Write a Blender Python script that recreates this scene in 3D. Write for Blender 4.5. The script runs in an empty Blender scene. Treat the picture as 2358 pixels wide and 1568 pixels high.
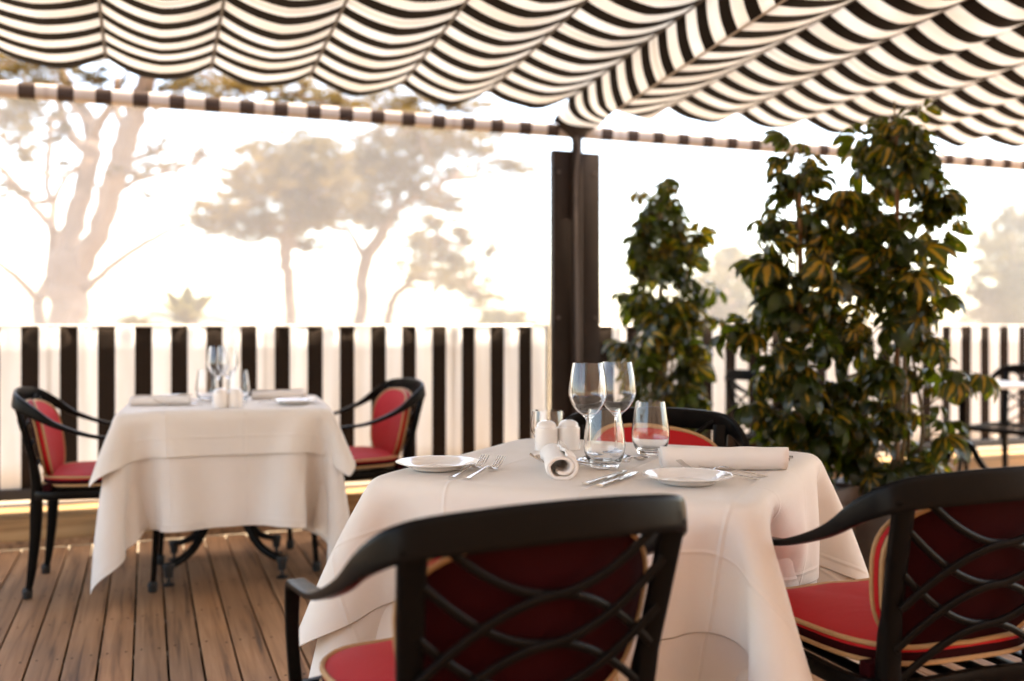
import bpy, bmesh, math, random
import numpy as np
from mathutils import Vector, Matrix
R = math.radians
random.seed(7)
rng = np.random.default_rng(7)
S = bpy.context.scene
COL = S.collection

# ------------------------------------------------------------------ camera, sky, sun, exposure
EYE = 1.10; YAW = R(20.3); FPX = 2270.0
cam = bpy.data.cameras.new('camera'); camo = bpy.data.objects.new('camera', cam); COL.objects.link(camo)
camo.location = (0, 0, EYE); camo.rotation_euler = (R(90), 0, -YAW)
cam.sensor_width = 36; cam.lens = FPX / 2358 * 36; cam.shift_y = -34 / 2358
cam.clip_start = 0.05; cam.clip_end = 5000
cam.dof.use_dof = True; cam.dof.focus_distance = 2.42; cam.dof.aperture_fstop = 1.7
S.camera = camo

SUN_EL = R(66); SUN_AZ = math.atan2(0.85, 0.06)        # azimuth measured from +Y towards +X
w = bpy.data.worlds.new('World'); S.world = w; w.use_nodes = True
wn = w.node_tree.nodes; bg = wn['Background']
sky = wn.new('ShaderNodeTexSky'); sky.sky_type = 'NISHITA'; sky.sun_disc = False
sky.sun_elevation = SUN_EL; sky.sun_rotation = SUN_AZ
sky.air_density = 0.8; sky.dust_density = 2.0; sky.ozone_density = 0.6
w.node_tree.links.new(sky.outputs[0], bg.inputs[0]); bg.inputs[1].default_value = 0.15
sl = bpy.data.lights.new('sun', 'SUN'); so = bpy.data.objects.new('sun', sl); COL.objects.link(so)
sl.energy = 3.4; sl.angle = R(0.5); sl.color = (1.0, 0.94, 0.87)
sd = Vector((math.sin(SUN_AZ) * math.cos(SUN_EL), math.cos(SUN_AZ) * math.cos(SUN_EL), math.sin(SUN_EL)))
so.rotation_euler = sd.to_track_quat('Z', 'Y').to_euler(); so.location = (3, 3, 12)
vs = S.view_settings; vs.view_transform = 'Standard'; vs.look = 'None'; vs.gamma = 1.0; vs.use_curve_mapping = False
vs.exposure = 2.95
vs.use_white_balance = True; vs.white_balance_temperature = 8200; vs.white_balance_tint = 10
S.cycles.use_denoising = True
S.cycles.max_bounces = 10; S.cycles.diffuse_bounces = 5; S.cycles.transparent_max_bounces = 24
S.cycles.transmission_bounces = 10; S.cycles.glossy_bounces = 5; S.cycles.sample_clamp_indirect = 6.0

FW = Vector((math.sin(YAW), math.cos(YAW), 0)); RT = Vector((math.cos(YAW), -math.sin(YAW), 0)); CAMP = Vector((0, 0, EYE))
def ray(x, y): return FW + RT * ((x - 1179) / FPX) + Vector((0, 0, (750 - y) / FPX))
def at_z(x, y, z): r = ray(x, y); return CAMP + r * ((z - EYE) / r.z)
def at_d(x, y, d): return CAMP + ray(x, y) * d
def camframe(xc, d, z=0.0): return RT * xc + FW * d + Vector((0, 0, z))

# ------------------------------------------------------------------ mesh helpers
def spline(pts, n=8, closed=False):
    P = [np.asarray(p, float) for p in pts]; out = []; N = len(P)
    rngk = range(N) if closed else range(N - 1)
    for i in rngk:
        if closed: a, b, c, d = P[i - 1], P[i], P[(i + 1) % N], P[(i + 2) % N]
        else: a, b, c, d = P[max(i - 1, 0)], P[i], P[i + 1], P[min(i + 2, N - 1)]
        for k in range(n):
            t = k / n
            out.append(0.5 * ((2 * b) + (c - a) * t + (2 * a - 5 * b + 4 * c - d) * t * t + (3 * b - a - 3 * c + d) * t ** 3))
    if not closed: out.append(P[-1])
    return out

class MB:
    def __init__(s): s.v = []; s.f = []; s.uv = None
    def add(s, vs_, fs):
        o = len(s.v); s.v += [tuple(float(c) for c in p) for p in vs_]; s.f += [tuple(i + o for i in f) for f in fs]; return s
    def box(s, c, size, bev=0.0, rot=None):
        bm = bmesh.new(); bmesh.ops.create_cube(bm, size=1.0)
        for v in bm.verts: v.co = Vector((v.co.x * size[0], v.co.y * size[1], v.co.z * size[2]))
        if bev: bmesh.ops.bevel(bm, geom=list(bm.edges), offset=bev, segments=2, profile=0.6, affect='EDGES')
        M = rot if rot is not None else Matrix.Identity(3)
        bm.verts.index_update()
        s.add([M @ v.co + Vector(c) for v in bm.verts], [[v.index for v in f.verts] for f in bm.faces]); bm.free(); return s
    def sweep(s, pts, sizes, up=(0, 0, 1), sides=10, closed=False, sq=2.0, cap=True):
        """section superellipse: sizes (a across, b along up) full widths, or radius"""
        P = [Vector(p) for p in pts]; N = len(P)
        if not isinstance(sizes, (list, tuple)) or (len(sizes) == 2 and not isinstance(sizes[0], (list, tuple)) and N != 2): sizes = [sizes] * N
        ups = up if isinstance(up, list) else [up] * N
        vs_ = []
        for i in range(N):
            if closed: t = P[(i + 1) % N] - P[i - 1]
            else: t = P[min(i + 1, N - 1)] - P[max(i - 1, 0)]
            t.normalize(); u = Vector(ups[i])
            sd_ = t.cross(u)
            if sd_.length < 1e-4: sd_ = t.cross(Vector((0.3, 1, 0.2)))
            sd_.normalize(); n = sd_.cross(t)
            z = sizes[i]; a, b = (z if isinstance(z, (list, tuple)) else (2 * z, 2 * z))
            for k in range(sides):
                th = 2 * math.pi * (k + 0.5) / sides; c, q = math.cos(th), math.sin(th)
                ca = math.copysign(abs(c) ** (2 / sq), c); sa = math.copysign(abs(q) ** (2 / sq), q)
                vs_.append(P[i] + sd_ * (ca * a / 2) + n * (sa * b / 2))
        fs = []
        for i in range(N if closed else N - 1):
            j = (i + 1) % N
            for k in range(sides):
                l = (k + 1) % sides
                fs.append((i * sides + k, i * sides + l, j * sides + l, j * sides + k))
        if not closed and cap: fs += [tuple(range(sides))[::-1], tuple((N - 1) * sides + k for k in range(sides))]
        return s.add(vs_, fs)
    def lathe(s, prof, seg=32, c=(0, 0, 0)):
        vs_ = []; fs = []; c = Vector(c); n = len(prof)
        for (r, z) in prof:
            for k in range(seg):
                a = 2 * math.pi * k / seg; vs_.append(c + Vector((max(r, 1e-5) * math.cos(a), max(r, 1e-5) * math.sin(a), z)))
        for i in range(n - 1):
            for k in range(seg):
                l = (k + 1) % seg; fs.append((i * seg + k, i * seg + l, (i + 1) * seg + l, (i + 1) * seg + k))
        return s.add(vs_, fs)
    def grid(s, fn, nu, nv, closed_u=False):
        vs_ = [fn(i / nu, j / nv) for j in range(nv + 1) for i in range(nu + 1)]
        fs = [(j * (nu + 1) + i, j * (nu + 1) + i + 1, (j + 1) * (nu + 1) + i + 1, (j + 1) * (nu + 1) + i) for j in range(nv) for i in range(nu)]
        return s.add(vs_, fs)
    def mesh(s, name, m, smooth=True, ang=40):
        me = bpy.data.meshes.new(name); me.from_pydata(s.v, [], s.f)
        if s.uv:
            ul = me.uv_layers.new(name='UVMap')
            for l in me.loops: ul.data[l.index].uv = s.uv[l.vertex_index]
        if smooth:
            me.polygons.foreach_set('use_smooth', [True] * len(me.polygons)); me.update()
            me.set_sharp_from_angle(angle=R(ang))
        me.materials.append(m); me.update(); return me
    def build(s, name, m, parent=None, smooth=True, ang=40):
        return link(name, s.mesh(name, m, smooth, ang), parent)
def link(name, me, parent=None):
    o = bpy.data.objects.new(name, me); COL.objects.link(o)
    if parent is not None: o.parent = parent
    return o
def tag(o, label, cat, group=None, kind=None):
    o['label'] = label; o['category'] = cat
    if group: o['group'] = group
    if kind: o['kind'] = kind
    return o
def thing(name, loc, rz, label, cat, group=None):
    o = bpy.data.objects.new(name, None); COL.objects.link(o); o.empty_display_size = 0.1
    o.location = loc; o.rotation_euler = (0, 0, rz); return tag(o, label, cat, group)
def copy_tree(o, parent=None):
    c = o.copy(); COL.objects.link(c); c.parent = parent
    for ch in list(o.children): copy_tree(ch, c)
    return c
def solidify(o, t, off=0.0):
    m = o.modifiers.new('thickness', 'SOLIDIFY'); m.thickness = t; m.offset = off; return o

# ------------------------------------------------------------------ materials
def nt(name):
    m = bpy.data.materials.new(name); m.use_nodes = True; n = m.node_tree.nodes; n.clear()
    out = n.new('ShaderNodeOutputMaterial'); return m, n, m.node_tree.links, out
def bsdf(n, col, rough, metal=0.0, spec=0.5):
    b = n.new('ShaderNodeBsdfPrincipled'); b.inputs['Base Color'].default_value = (*col, 1); b.inputs['Roughness'].default_value = rough
    b.inputs['Metallic'].default_value = metal; b.inputs['Specular IOR Level'].default_value = spec; return b
def noise(n, l, scale, detail=4, coord='Object', vec=None, sc3=None):
    tc = n.new('ShaderNodeTexCoord'); t = n.new('ShaderNodeTexNoise'); t.inputs['Scale'].default_value = scale; t.inputs['Detail'].default_value = detail
    src = vec or tc.outputs[coord]
    if sc3:
        mp = n.new('ShaderNodeMapping'); mp.inputs['Scale'].default_value = sc3; l.new(src, mp.inputs[0]); src = mp.outputs[0]
    l.new(src, t.inputs['Vector']); return t
def ramp(n, l, fac, stops):
    r = n.new('ShaderNodeValToRGB'); e = r.color_ramp.elements
    while len(e) < len(stops): e.new(0.5)
    for k, (p, c) in zip(e, stops): k.position = p; k.color = (*c, 1)
    l.new(fac, r.inputs[0]); return r
def bump(n, l, h, b, strength=0.3, dist=0.002):
    bp = n.new('ShaderNodeBump'); bp.inputs['Strength'].default_value = strength; bp.inputs['Distance'].default_value = dist
    l.new(h, bp.inputs['Height']); l.new(bp.outputs[0], b.inputs['Normal']); return bp
def simple(name, c1, c2=None, rough=0.5, scale=30, metal=0.0, spec=0.5, bstr=0.0, sheen=0.0, coat=0.0):
    m, n, l, out = nt(name); b = bsdf(n, c1, rough, metal, spec); l.new(b.outputs[0], out.inputs[0])
    t = noise(n, l, scale, 5)
    if c2: r = ramp(n, l, t.outputs[0], [(0.3, c1), (0.7, c2)]); l.new(r.outputs[0], b.inputs['Base Color'])
    if bstr: bump(n, l, t.outputs[0], b, bstr)
    b.inputs['Sheen Weight'].default_value = sheen; b.inputs['Coat Weight'].default_value = coat
    return m
def math_(n, l, op, a, b=None, c=None):
    k = n.new('ShaderNodeMath'); k.operation = op
    for i, q in enumerate((a, b, c)):
        if q is None: continue
        if isinstance(q, (int, float)): k.inputs[i].default_value = q
        else: l.new(q, k.inputs[i])
    return k.outputs[0]
PER = 0.184
def stripes(name, axis, off, white, black, trans=0.5, frac=0.435, rough=0.9, tw=None, weave=600):
    """striped awning cloth; trans = share of light that goes through the pale stripes"""
    m, n, l, out = nt(name); tc = n.new('ShaderNodeTexCoord'); sp = n.new('ShaderNodeSeparateXYZ'); l.new(tc.outputs['Object'], sp.inputs[0])
    u = math_(n, l, 'FRACT', math_(n, l, 'DIVIDE', math_(n, l, 'SUBTRACT', sp.outputs[axis], off), PER))
    isb = math_(n, l, 'LESS_THAN', u, frac)
    # stitched seam in every third pale stripe
    v = math_(n, l, 'FRACT', math_(n, l, 'DIVIDE', math_(n, l, 'SUBTRACT', sp.outputs[axis], off), PER * 6))
    seam = math_(n, l, 'LESS_THAN', math_(n, l, 'ABSOLUTE', math_(n, l, 'SUBTRACT', v, 0.1195)), 0.011)
    nz = noise(n, l, 1.0, 6, sc3=((14, 14, 1.1) if axis == 0 else (2.5, 5, 2.5))); nf = noise(n, l, weave, 2)
    wr = ramp(n, l, nz.outputs[0], [(0.3, (white[0] * 0.90, white[1] * 0.87, white[2] * 0.84)), (0.62, white)])
    sm = n.new('ShaderNodeMix'); sm.data_type = 'RGBA'; sm.blend_type = 'MULTIPLY'; l.new(math_(n, l, 'MULTIPLY', seam, 0.35), sm.inputs[0])
    l.new(wr.outputs[0], sm.inputs[6]); sm.inputs[7].default_value = (0.55, 0.5, 0.45, 1)
    mx = n.new('ShaderNodeMix'); mx.data_type = 'RGBA'; l.new(isb, mx.inputs[0]); l.new(sm.outputs[2], mx.inputs[6]); mx.inputs[7].default_value = (*black, 1)
    b = bsdf(n, white, rough, 0, 0.15); l.new(mx.outputs[2], b.inputs['Base Color']); bump(n, l, nf.outputs[0], b, 0.15, 0.0008)
    if trans:
        tr = n.new('ShaderNodeBsdfTranslucent'); l.new(mx.outputs[2], tr.inputs[0])
        ms = n.new('ShaderNodeMixShader'); l.new(math_(n, l, 'SUBTRACT', trans, math_(n, l, 'MULTIPLY', isb, trans * 0.6)), ms.inputs[0])
        l.new(b.outputs[0], ms.inputs[1]); l.new(tr.outputs[0], ms.inputs[2]); l.new(ms.outputs[0], out.inputs[0])
    else: l.new(b.outputs[0], out.inputs[0])
    return m
def cloth_mat(name, col, trans=0.2, crease=None, rough=0.85, weave=900, sheen=0.1, spec=0.2):
    m, n, l, out = nt(name); b = bsdf(n, col, rough, 0, spec); b.inputs['Sheen Weight'].default_value = sheen
    nf = noise(n, l, weave, 2); nz = noise(n, l, 4.0, 4)
    r = ramp(n, l, nz.outputs[0], [(0.3, tuple(c * 0.94 for c in col)), (0.7, col)]); l.new(r.outputs[0], b.inputs['Base Color'])
    h = math_(n, l, 'ADD', math_(n, l, 'MULTIPLY', nf.outputs[0], 0.25), math_(n, l, 'MULTIPLY', nz.outputs[0], 0.6))
    wk = noise(n, l, 1.0, 6, sc3=(9, 9, 14)); wk.inputs['Distortion'].default_value = 1.2
    h = math_(n, l, 'ADD', h, math_(n, l, 'MULTIPLY', wk.outputs[0], 1.5))
    if crease:   # ironed fold lines, laid out in the cloth's own UV
        tc = n.new('ShaderNodeTexCoord'); sp = n.new('ShaderNodeSeparateXYZ'); l.new(tc.outputs['UV'], sp.inputs[0])
        for ax in (0, 1):
            f = math_(n, l, 'FRACT', math_(n, l, 'DIVIDE', sp.outputs[ax], crease))
            dd = math_(n, l, 'ABSOLUTE', math_(n, l, 'SUBTRACT', f, 0.5))
            k = math_(n, l, 'MAXIMUM', math_(n, l, 'SUBTRACT', 1.0, math_(n, l, 'DIVIDE', dd, 0.022)), 0.0)
            h = math_(n, l, 'ADD', h, math_(n, l, 'MULTIPLY', k, 1.6))
    if crease:
        at = n.new('ShaderNodeAttribute'); at.attribute_name = 'hem'
        h = math_(n, l, 'ADD', h, math_(n, l, 'MULTIPLY', math_(n, l, 'GREATER_THAN', at.outputs['Fac'], 0.5), 0.9))
    bump(n, l, h, b, 0.45, 0.0028)
    tr = n.new('ShaderNodeBsdfTranslucent'); l.new(r.outputs[0], tr.inputs[0])
    ms = n.new('ShaderNodeMixShader'); ms.inputs[0].default_value = trans
    l.new(b.outputs[0], ms.inputs[1]); l.new(tr.outputs[0], ms.inputs[2]); l.new(ms.outputs[0], out.inputs[0]); return m
def wood(name, dark, mid, light, sc3, rough=0.6, bstr=0.5):
    m, n, l, out = nt(name); b = bsdf(n, mid, rough, 0, 0.35); l.new(b.outputs[0], out.inputs[0])
    tc = n.new('ShaderNodeTexCoord'); oi = n.new('ShaderNodeObjectInfo')
    va = n.new('ShaderNodeVectorMath'); va.operation = 'MULTIPLY_ADD'; l.new(oi.outputs['Random'], va.inputs[0]); va.inputs[1].default_value = (13, 17, 7); l.new(tc.outputs['Object'], va.inputs[2])
    g = noise(n, l, 1.0, 8, vec=va.outputs[0], sc3=sc3); g.inputs['Distortion'].default_value = 0.6
    big = noise(n, l, 2.2, 4, vec=va.outputs[0])
    r = ramp(n, l, g.outputs[0], [(0.28, dark), (0.45, mid), (0.72, light)])
    r2 = ramp(n, l, big.outputs[0], [(0.3, (0.72, 0.72, 0.74)), (0.7, (1.1, 1.06, 1.0))])
    r3 = ramp(n, l, oi.outputs['Random'], [(0, (0.82, 0.84, 0.87)), (1, (1.12, 1.06, 1.0))])
    a = n.new('ShaderNodeMix'); a.data_type = 'RGBA'; a.blend_type = 'MULTIPLY'; a.inputs[0].default_value = 1; l.new(r.outputs[0], a.inputs[6]); l.new(r2.outputs[0], a.inputs[7])
    c = n.new('ShaderNodeMix'); c.data_type = 'RGBA'; c.blend_type = 'MULTIPLY'; c.inputs[0].default_value = 1; l.new(a.outputs[2], c.inputs[6]); l.new(r3.outputs[0], c.inputs[7])
    l.new(c.outputs[2], b.inputs['Base Color']); bump(n, l, g.outputs[0], b, bstr, 0.003)
    rr = n.new('ShaderNodeMapRange'); rr.inputs[3].default_value = rough - 0.12; rr.inputs[4].default_value = rough + 0.15; l.new(big.outputs[0], rr.inputs[0]); l.new(rr.outputs[0], b.inputs['Roughness'])
    return m
def glass_mat(name):
    m, n, l, out = nt(name); b = bsdf(n, (1, 1, 1), 0.0, 0, 0.5); b.inputs['Transmission Weight'].default_value = 1; b.inputs['IOR'].default_value = 1.46
    t = noise(n, l, 60, 3); bump(n, l, t.outputs[0], b, 0.03, 0.0004)
    l.new(b.outputs[0], out.inputs[0]); return m
def vinyl_mat(name, veil):
    """clear curtain sheet gone a little milky: part passes straight through, part scatters"""
    m, n, l, out = nt(name); tp = n.new('ShaderNodeBsdfTransparent'); tr = n.new('ShaderNodeBsdfTranslucent'); gl = n.new('ShaderNodeBsdfGlossy')
    tr.inputs[0].default_value = (0.95, 0.92, 0.88, 1); gl.inputs['Roughness'].default_value = 0.12
    t = noise(n, l, 1.0, 4, sc3=(9, 1, 1.2))
    f = n.new('ShaderNodeMapRange'); f.inputs[3].default_value = veil * 0.8; f.inputs[4].default_value = veil * 1.2; l.new(t.outputs[0], f.inputs[0])
    m1 = n.new('ShaderNodeMixShader'); l.new(f.outputs[0], m1.inputs[0]); l.new(tp.outputs[0], m1.inputs[1]); l.new(tr.outputs[0], m1.inputs[2])
    m2 = n.new('ShaderNodeMixShader'); m2.inputs[0].default_value = 0.04; l.new(m1.outputs[0], m2.inputs[1]); l.new(gl.outputs[0], m2.inputs[2])
    l.new(m2.outputs[0], out.inputs[0]); return m
def foliage(name, c1, c2, trans=0.45, scale=0.6):
    m, n, l, out = nt(name); b = bsdf(n, c1, 0.6, 0, 0.3); t = noise(n, l, scale, 3)
    r = ramp(n, l, t.outputs[0], [(0.35, c1), (0.65, c2)]); l.new(r.outputs[0], b.inputs['Base Color'])
    tr = n.new('ShaderNodeBsdfTranslucent'); l.new(r.outputs[0], tr.inputs[0]); ms = n.new('ShaderNodeMixShader'); ms.inputs[0].default_value = trans
    l.new(b.outputs[0], ms.inputs[1]); l.new(tr.outputs[0], ms.inputs[2]); l.new(ms.outputs[0], out.inputs[0]); return m
def leaf_mat(name):
    """variegated leaflet: dark glossy green with an uneven yellow heart along the midrib (UV: x across -1..1, y along)"""
    m, n, l, out = nt(name); tc = n.new('ShaderNodeTexCoord'); sp = n.new('ShaderNodeSeparateXYZ'); l.new(tc.outputs['UV'], sp.inputs[0])
    oi = n.new('ShaderNodeObjectInfo')
    va = n.new('ShaderNodeVectorMath'); va.operation = 'MULTIPLY_ADD'; l.new(oi.outputs['Random'], va.inputs[0]); va.inputs[1].default_value = (31, 17, 9); l.new(tc.outputs['UV'], va.inputs[2])
    nz = noise(n, l, 2.6, 4, vec=va.outputs[0])
    e = math_(n, l, 'ADD', math_(n, l, 'ABSOLUTE', sp.outputs[0]), math_(n, l, 'MULTIPLY', math_(n, l, 'SUBTRACT', nz.outputs[0], 0.5), 1.5))
    e = math_(n, l, 'ADD', e, math_(n, l, 'MULTIPLY', math_(n, l, 'SUBTRACT', sp.outputs[1], 0.45), 0.5))
    e = math_(n, l, 'ADD', e, math_(n, l, 'MULTIPLY', math_(n, l, 'SUBTRACT', oi.outputs['Random'], 0.38), 0.8))
    r = ramp(n, l, e, [(0.16, (0.40, 0.225, 0.022)), (0.23, (0.036, 0.046, 0.010)), (0.6, (0.015, 0.025, 0.007))])
    b = bsdf(n, (0.03, 0.06, 0.015), 0.28, 0, 0.5); l.new(r.outputs[0], b.inputs['Base Color'])
    hs = n.new('ShaderNodeMix'); hs.data_type = 'RGBA'; hs.blend_type = 'ADD'; hs.inputs[0].default_value = 1; l.new(r.outputs[0], hs.inputs[6]); hs.inputs[7].default_value = (0.10, 0.12, 0.0, 1)
    tr = n.new('ShaderNodeBsdfTranslucent'); l.new(hs.outputs[2], tr.inputs[0]); ms = n.new('ShaderNodeMixShader'); ms.inputs[0].default_value = 0.48
    l.new(b.outputs[0], ms.inputs[1]); l.new(tr.outputs[0], ms.inputs[2]); l.new(ms.outputs[0], out.inputs[0]); return m

M = dict(
    deck=wood('deck_wood', (0.10, 0.050, 0.025), (0.31, 0.165, 0.082), (0.44, 0.255, 0.14), (38, 1.6, 38), 0.62),
    ledge=wood('ledge_wood', (0.22, 0.12, 0.05), (0.40, 0.24, 0.11), (0.50, 0.33, 0.17), (1.5, 30, 30), 0.55, 0.3),
    under=simple('deck_joist', (0.03, 0.018, 0.012), rough=0.9),
    canopy=stripes('canopy_cloth', 1, 5.398, (0.82, 0.835, 0.85), (0.014, 0.010, 0.008), 0.255, 0.485),
    fence=stripes('fence_cloth', 0, -0.615, (0.88, 0.87, 0.85), (0.026, 0.017, 0.012), 0.46, 0.465),
    beam=stripes('beam_cloth', 0, -0.625, (0.45, 0.39, 0.35), (0.05, 0.033, 0.026), 0.0),
    vinyl=vinyl_mat('clear_vinyl', 0.19),
    post=simple('bronze_metal', (0.023, 0.015, 0.011), (0.030, 0.019, 0.014), 0.6, 8, 0.0, 0.15),
    black=simple('black_metal', (0.005, 0.0045, 0.004), (0.006, 0.005, 0.0045), 0.3, 60, 0.0, 0.08, 0.12),
    bar=simple('black_bar', (0.018, 0.013, 0.011), rough=0.5),
    rib=simple('brown_rod', (0.07, 0.045, 0.035), rough=0.45),
    linen=cloth_mat('white_linen', (0.91, 0.85, 0.785), 0.2, 0.31),
    linen2=cloth_mat('cream_linen', (0.90, 0.83, 0.765), 0.2, 0.31),
    napkin=cloth_mat('napkin_linen', (0.90, 0.85, 0.80), 0.10),
    red=None, gold=simple('gold_piping', (0.42, 0.235, 0.10), (0.48, 0.28, 0.13), 0.6, 200),
    glass=glass_mat('clear_glass'),
    steel=simple('cutlery_steel', (0.72, 0.68, 0.64), (0.62, 0.58, 0.55), 0.16, 90, 1.0),
    china=simple('white_china', (0.84, 0.80, 0.76), (0.80, 0.76, 0.72), 0.10, 6, coat=0.4),
    leaf=leaf_mat('variegated_leaf'), stem=simple('green_stem', (0.10, 0.075, 0.03), (0.16, 0.10, 0.04), 0.6, 30),
    stake=simple('cane_stake', (0.24, 0.11, 0.04), (0.33, 0.16, 0.06), 0.6, 25, bstr=0.3),
    pot=simple('planter_metal', (0.10, 0.08, 0.07), (0.14, 0.115, 0.10), 0.55, 14),
    soil=simple('potting_soil', (0.03, 0.02, 0.013), (0.06, 0.04, 0.025), 0.95, 60, bstr=1.0),
    bark=simple('pine_bark', (0.13, 0.085, 0.06), (0.22, 0.15, 0.11), 0.9, 2.0, bstr=1.0),
    pine=foliage('pine_needles', (0.10, 0.075, 0.02), (0.17, 0.11, 0.03), 0.5, 0.3),
    shrub=foliage('garden_leaf', (0.09, 0.075, 0.022), (0.15, 0.105, 0.035), 0.5, 0.5),
    palm=foliage('palm_leaf', (0.10, 0.09, 0.03), (0.14, 0.12, 0.045), 0.3, 1.0),
    ground=simple('garden_ground', (0.16, 0.12, 0.075), (0.26, 0.20, 0.13), 0.95, 0.4, bstr=0.4),
    fill_wall=simple('fill_plaster', (0.60, 0.43, 0.29), (0.66, 0.48, 0.33), 0.9, 3.0, bstr=0.3),
    white_top=simple('white_tabletop', (0.78, 0.74, 0.70), rough=0.3),
    rubber=simple('rubber_foot', (0.012, 0.011, 0.01), rough=0.6),
)
M['maroon_shade'] = cloth_mat('maroon_shade_canvas', (0.026, 0.0016, 0.0026), 0.0, None, 0.8, 700, 0.0, 0.08)  # red canvas with shade in its colour, for cushion rears and sides; straps too
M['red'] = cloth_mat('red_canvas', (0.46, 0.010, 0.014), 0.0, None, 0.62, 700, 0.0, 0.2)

# ------------------------------------------------------------------ ground, deck, ledge, unseen front added for fill light
g = MB().grid(lambda u, v: ((u - .5) * 6000, (v - .5) * 6000, -0.35), 8, 8).build('ground', M['ground']); g['kind'] = 'structure'; g['label'] = 'sandy garden ground around the terrace'; g['category'] = 'ground'
deck = thing('deck', (0, 0, 0), 0, 'brown timber terrace deck of narrow boards with screws', 'deck'); deck['kind'] = 'structure'
PITCH = 0.107
pl = MB().box((0, 0, 0), (PITCH - 0.007, 7.56, 0.028), 0.003).mesh('plank', M['deck'])
for i in range(98):
    x = -3.2 + i * PITCH
    o = link('plank', pl, deck); o.location = (x, 5.385 - 3.78, -0.014 - random.random() * 0.0016); o.rotation_euler = (random.gauss(0, .0001), random.gauss(0, 0.006), 0)
scr = MB()
for i in range(98):
    x = -3.2 + i * PITCH
    if -1.3 < x < 1.7:
        for k in range(9):
            y = 5.25 - k * 0.42
            for s_ in (-1, 1): scr.lathe([(0.0042, 0.0004), (0.0042, 0.0012), (0.0002, 0.0008)], 7, (x + s_ * 0.027 + random.gauss(0, .003), y + random.gauss(0, .008), 0))
o = scr.build('screw_heads', M['under'], deck); o['kind'] = 'stuff'
jo = MB()
for k in range(18): jo.box((2, 5.25 - k * 0.42, -0.085), (10.6, 0.05, 0.10))
jo.build('joist', M['under'], deck)

LY = 5.39; FY = 5.68
led = thing('timber_ledge', (2, LY, 0), 0, 'low golden timber ledge running along the foot of the striped windbreak', 'ledge')
MB().box((0, 0.02, 0.075), (10.6, 0.03, 0.15), 0.003).build('face_board', M['ledge'], led)
MB().box((0, 0.006, 0.019), (10.6, 0.024, 0.038), 0.003).build('base_board', M['deck'], led)
MB().box((0, 0.158, 0.164), (10.6, 0.335, 0.026), 0.005).build('cap_board', M['ledge'], led)
MB().box((0, 0.004, 0.138), (10.6, 0.018, 0.024), 0.003).build('trim_strip', M['ledge'], led)
hw = thing('fill_house', (2, -2.2, 0), 0, 'unseen plastered front added behind the camera for warm fill light', 'fill_house')  # out of view; added to bounce warm fill under the awnings
MB().box((0, -0.1, 1.6), (11.0, 0.2, 3.4), 0.01).build('fill_wall', M['fill_wall'], hw)
MB().box((0, 0.05, 3.34), (11.2, 0.5, 0.08), 0.01).build('fill_eave', M['fill_wall'], hw)
# ------------------------------------------------------------------ windbreak, clear curtains, beam, post
def panel(x0, x1, label, group):
    t = thing('striped_windbreak', ((x0 + x1) / 2, FY, 0.178), 0, label, 'windbreak', group)
    def fn(u, v):
        x = x0 + (x1 - x0) * u; z = 0.25 + 0.85 * v
        y = FY + 0.006 * math.sin(x * 17.1 + 0.7) * (0.4 + 0.6 * v) + 0.004 * math.sin(x * 41 + z * 2)
        return (x, y, z)
    c = MB().grid(fn, int((x1 - x0) * 24), 6).build('fabric', M['fence']); solidify(c, 0.002)
    c.parent = t; c.matrix_parent_inverse = Matrix.Translation(-Vector(t.location))
    cx = -t.location.x
    MB().box((0, 0, 0.047), (x1 - x0, 0.035, 0.058), 0.004).build('bottom_bar', M['bar'], t)
    MB().sweep([(x0 + cx, 0.0, 0.922), (x1 + cx, 0.0, 0.922)], [(0.012, 0.012)] * 2, sides=8).build('top_hem', M['white_top'], t)
PX0, PX1 = 2.345, 2.665
panel(-3.2, PX0, 'black and white striped fabric windbreak behind the table for two', 'striped windbreaks')
panel(PX1, 7.3, 'black and white striped fabric windbreak behind the potted climbing plants', 'striped windbreaks')
def curtain(x0, x1, label):
    def fn(u, v):
        x = x0 + (x1 - x0) * u
        return (x, FY + 0.012 * math.sin(x * 5.0 + 1) * math.sin(v * 3.14) + 0.004 * math.sin(x * 23) * v, 1.106 + (2.29 - 1.106) * v)
    c = MB().grid(fn, int((x1 - x0) * 14), 10).build('clear_curtain', M['vinyl']); tag(c, label, 'curtain', 'clear roll-down curtains')
curtain(-3.2, PX0, 'clear plastic roll-down curtain with pine trees showing through it')
curtain(PX1, 7.3, 'clear plastic roll-down curtain above the windbreak, behind the potted plants')
bm_ = MB().sweep([(-3.2, 0, 2.318), (7.3, 0, 2.318)], [(0.075, 0.078)] * 2, sides=16, sq=4.0)
beam = bm_.build('front_beam', M['beam']); beam.location = (0, FY - 0.01, 0); tag(beam, 'long front beam wrapped in black and beige striped cloth', 'beam')
post = thing('terrace_post', ((PX0 + PX1) / 2, FY - 0.06, 0), 0, 'dark bronze terrace post with a flat wing either side of a round pole', 'post')
hwid = (PX1 - PX0) / 2
MB().box((-hwid / 2 - 0.006, 0.035, 1.095), (hwid - 0.03, 0.06, 2.19), 0.004).build('wing_panel', M['post'], post)
MB().box((hwid / 2 + 0.012, 0.012, 1.09), (hwid - 0.022, 0.045, 2.18), 0.004).build('wing_panel', M['post'], post)
MB().sweep([(0.0, -0.01, 0), (0.0, -0.01, 2.30)], [(0.062, 0.06)] * 2, up=(0, 1, 0), sides=16, sq=3.0).build('pole', M['post'], post)
MB().sweep([(0.0, -0.01, 2.27), (0.0, 0.0, 2.30), (0.0, 0.02, 2.335)], [(0.07, 0.07), (0.12, 0.09), (0.26, 0.10)], up=(0, 1, 0), sides=16, sq=3.0).build('top_bracket', M['post'], post)
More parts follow.
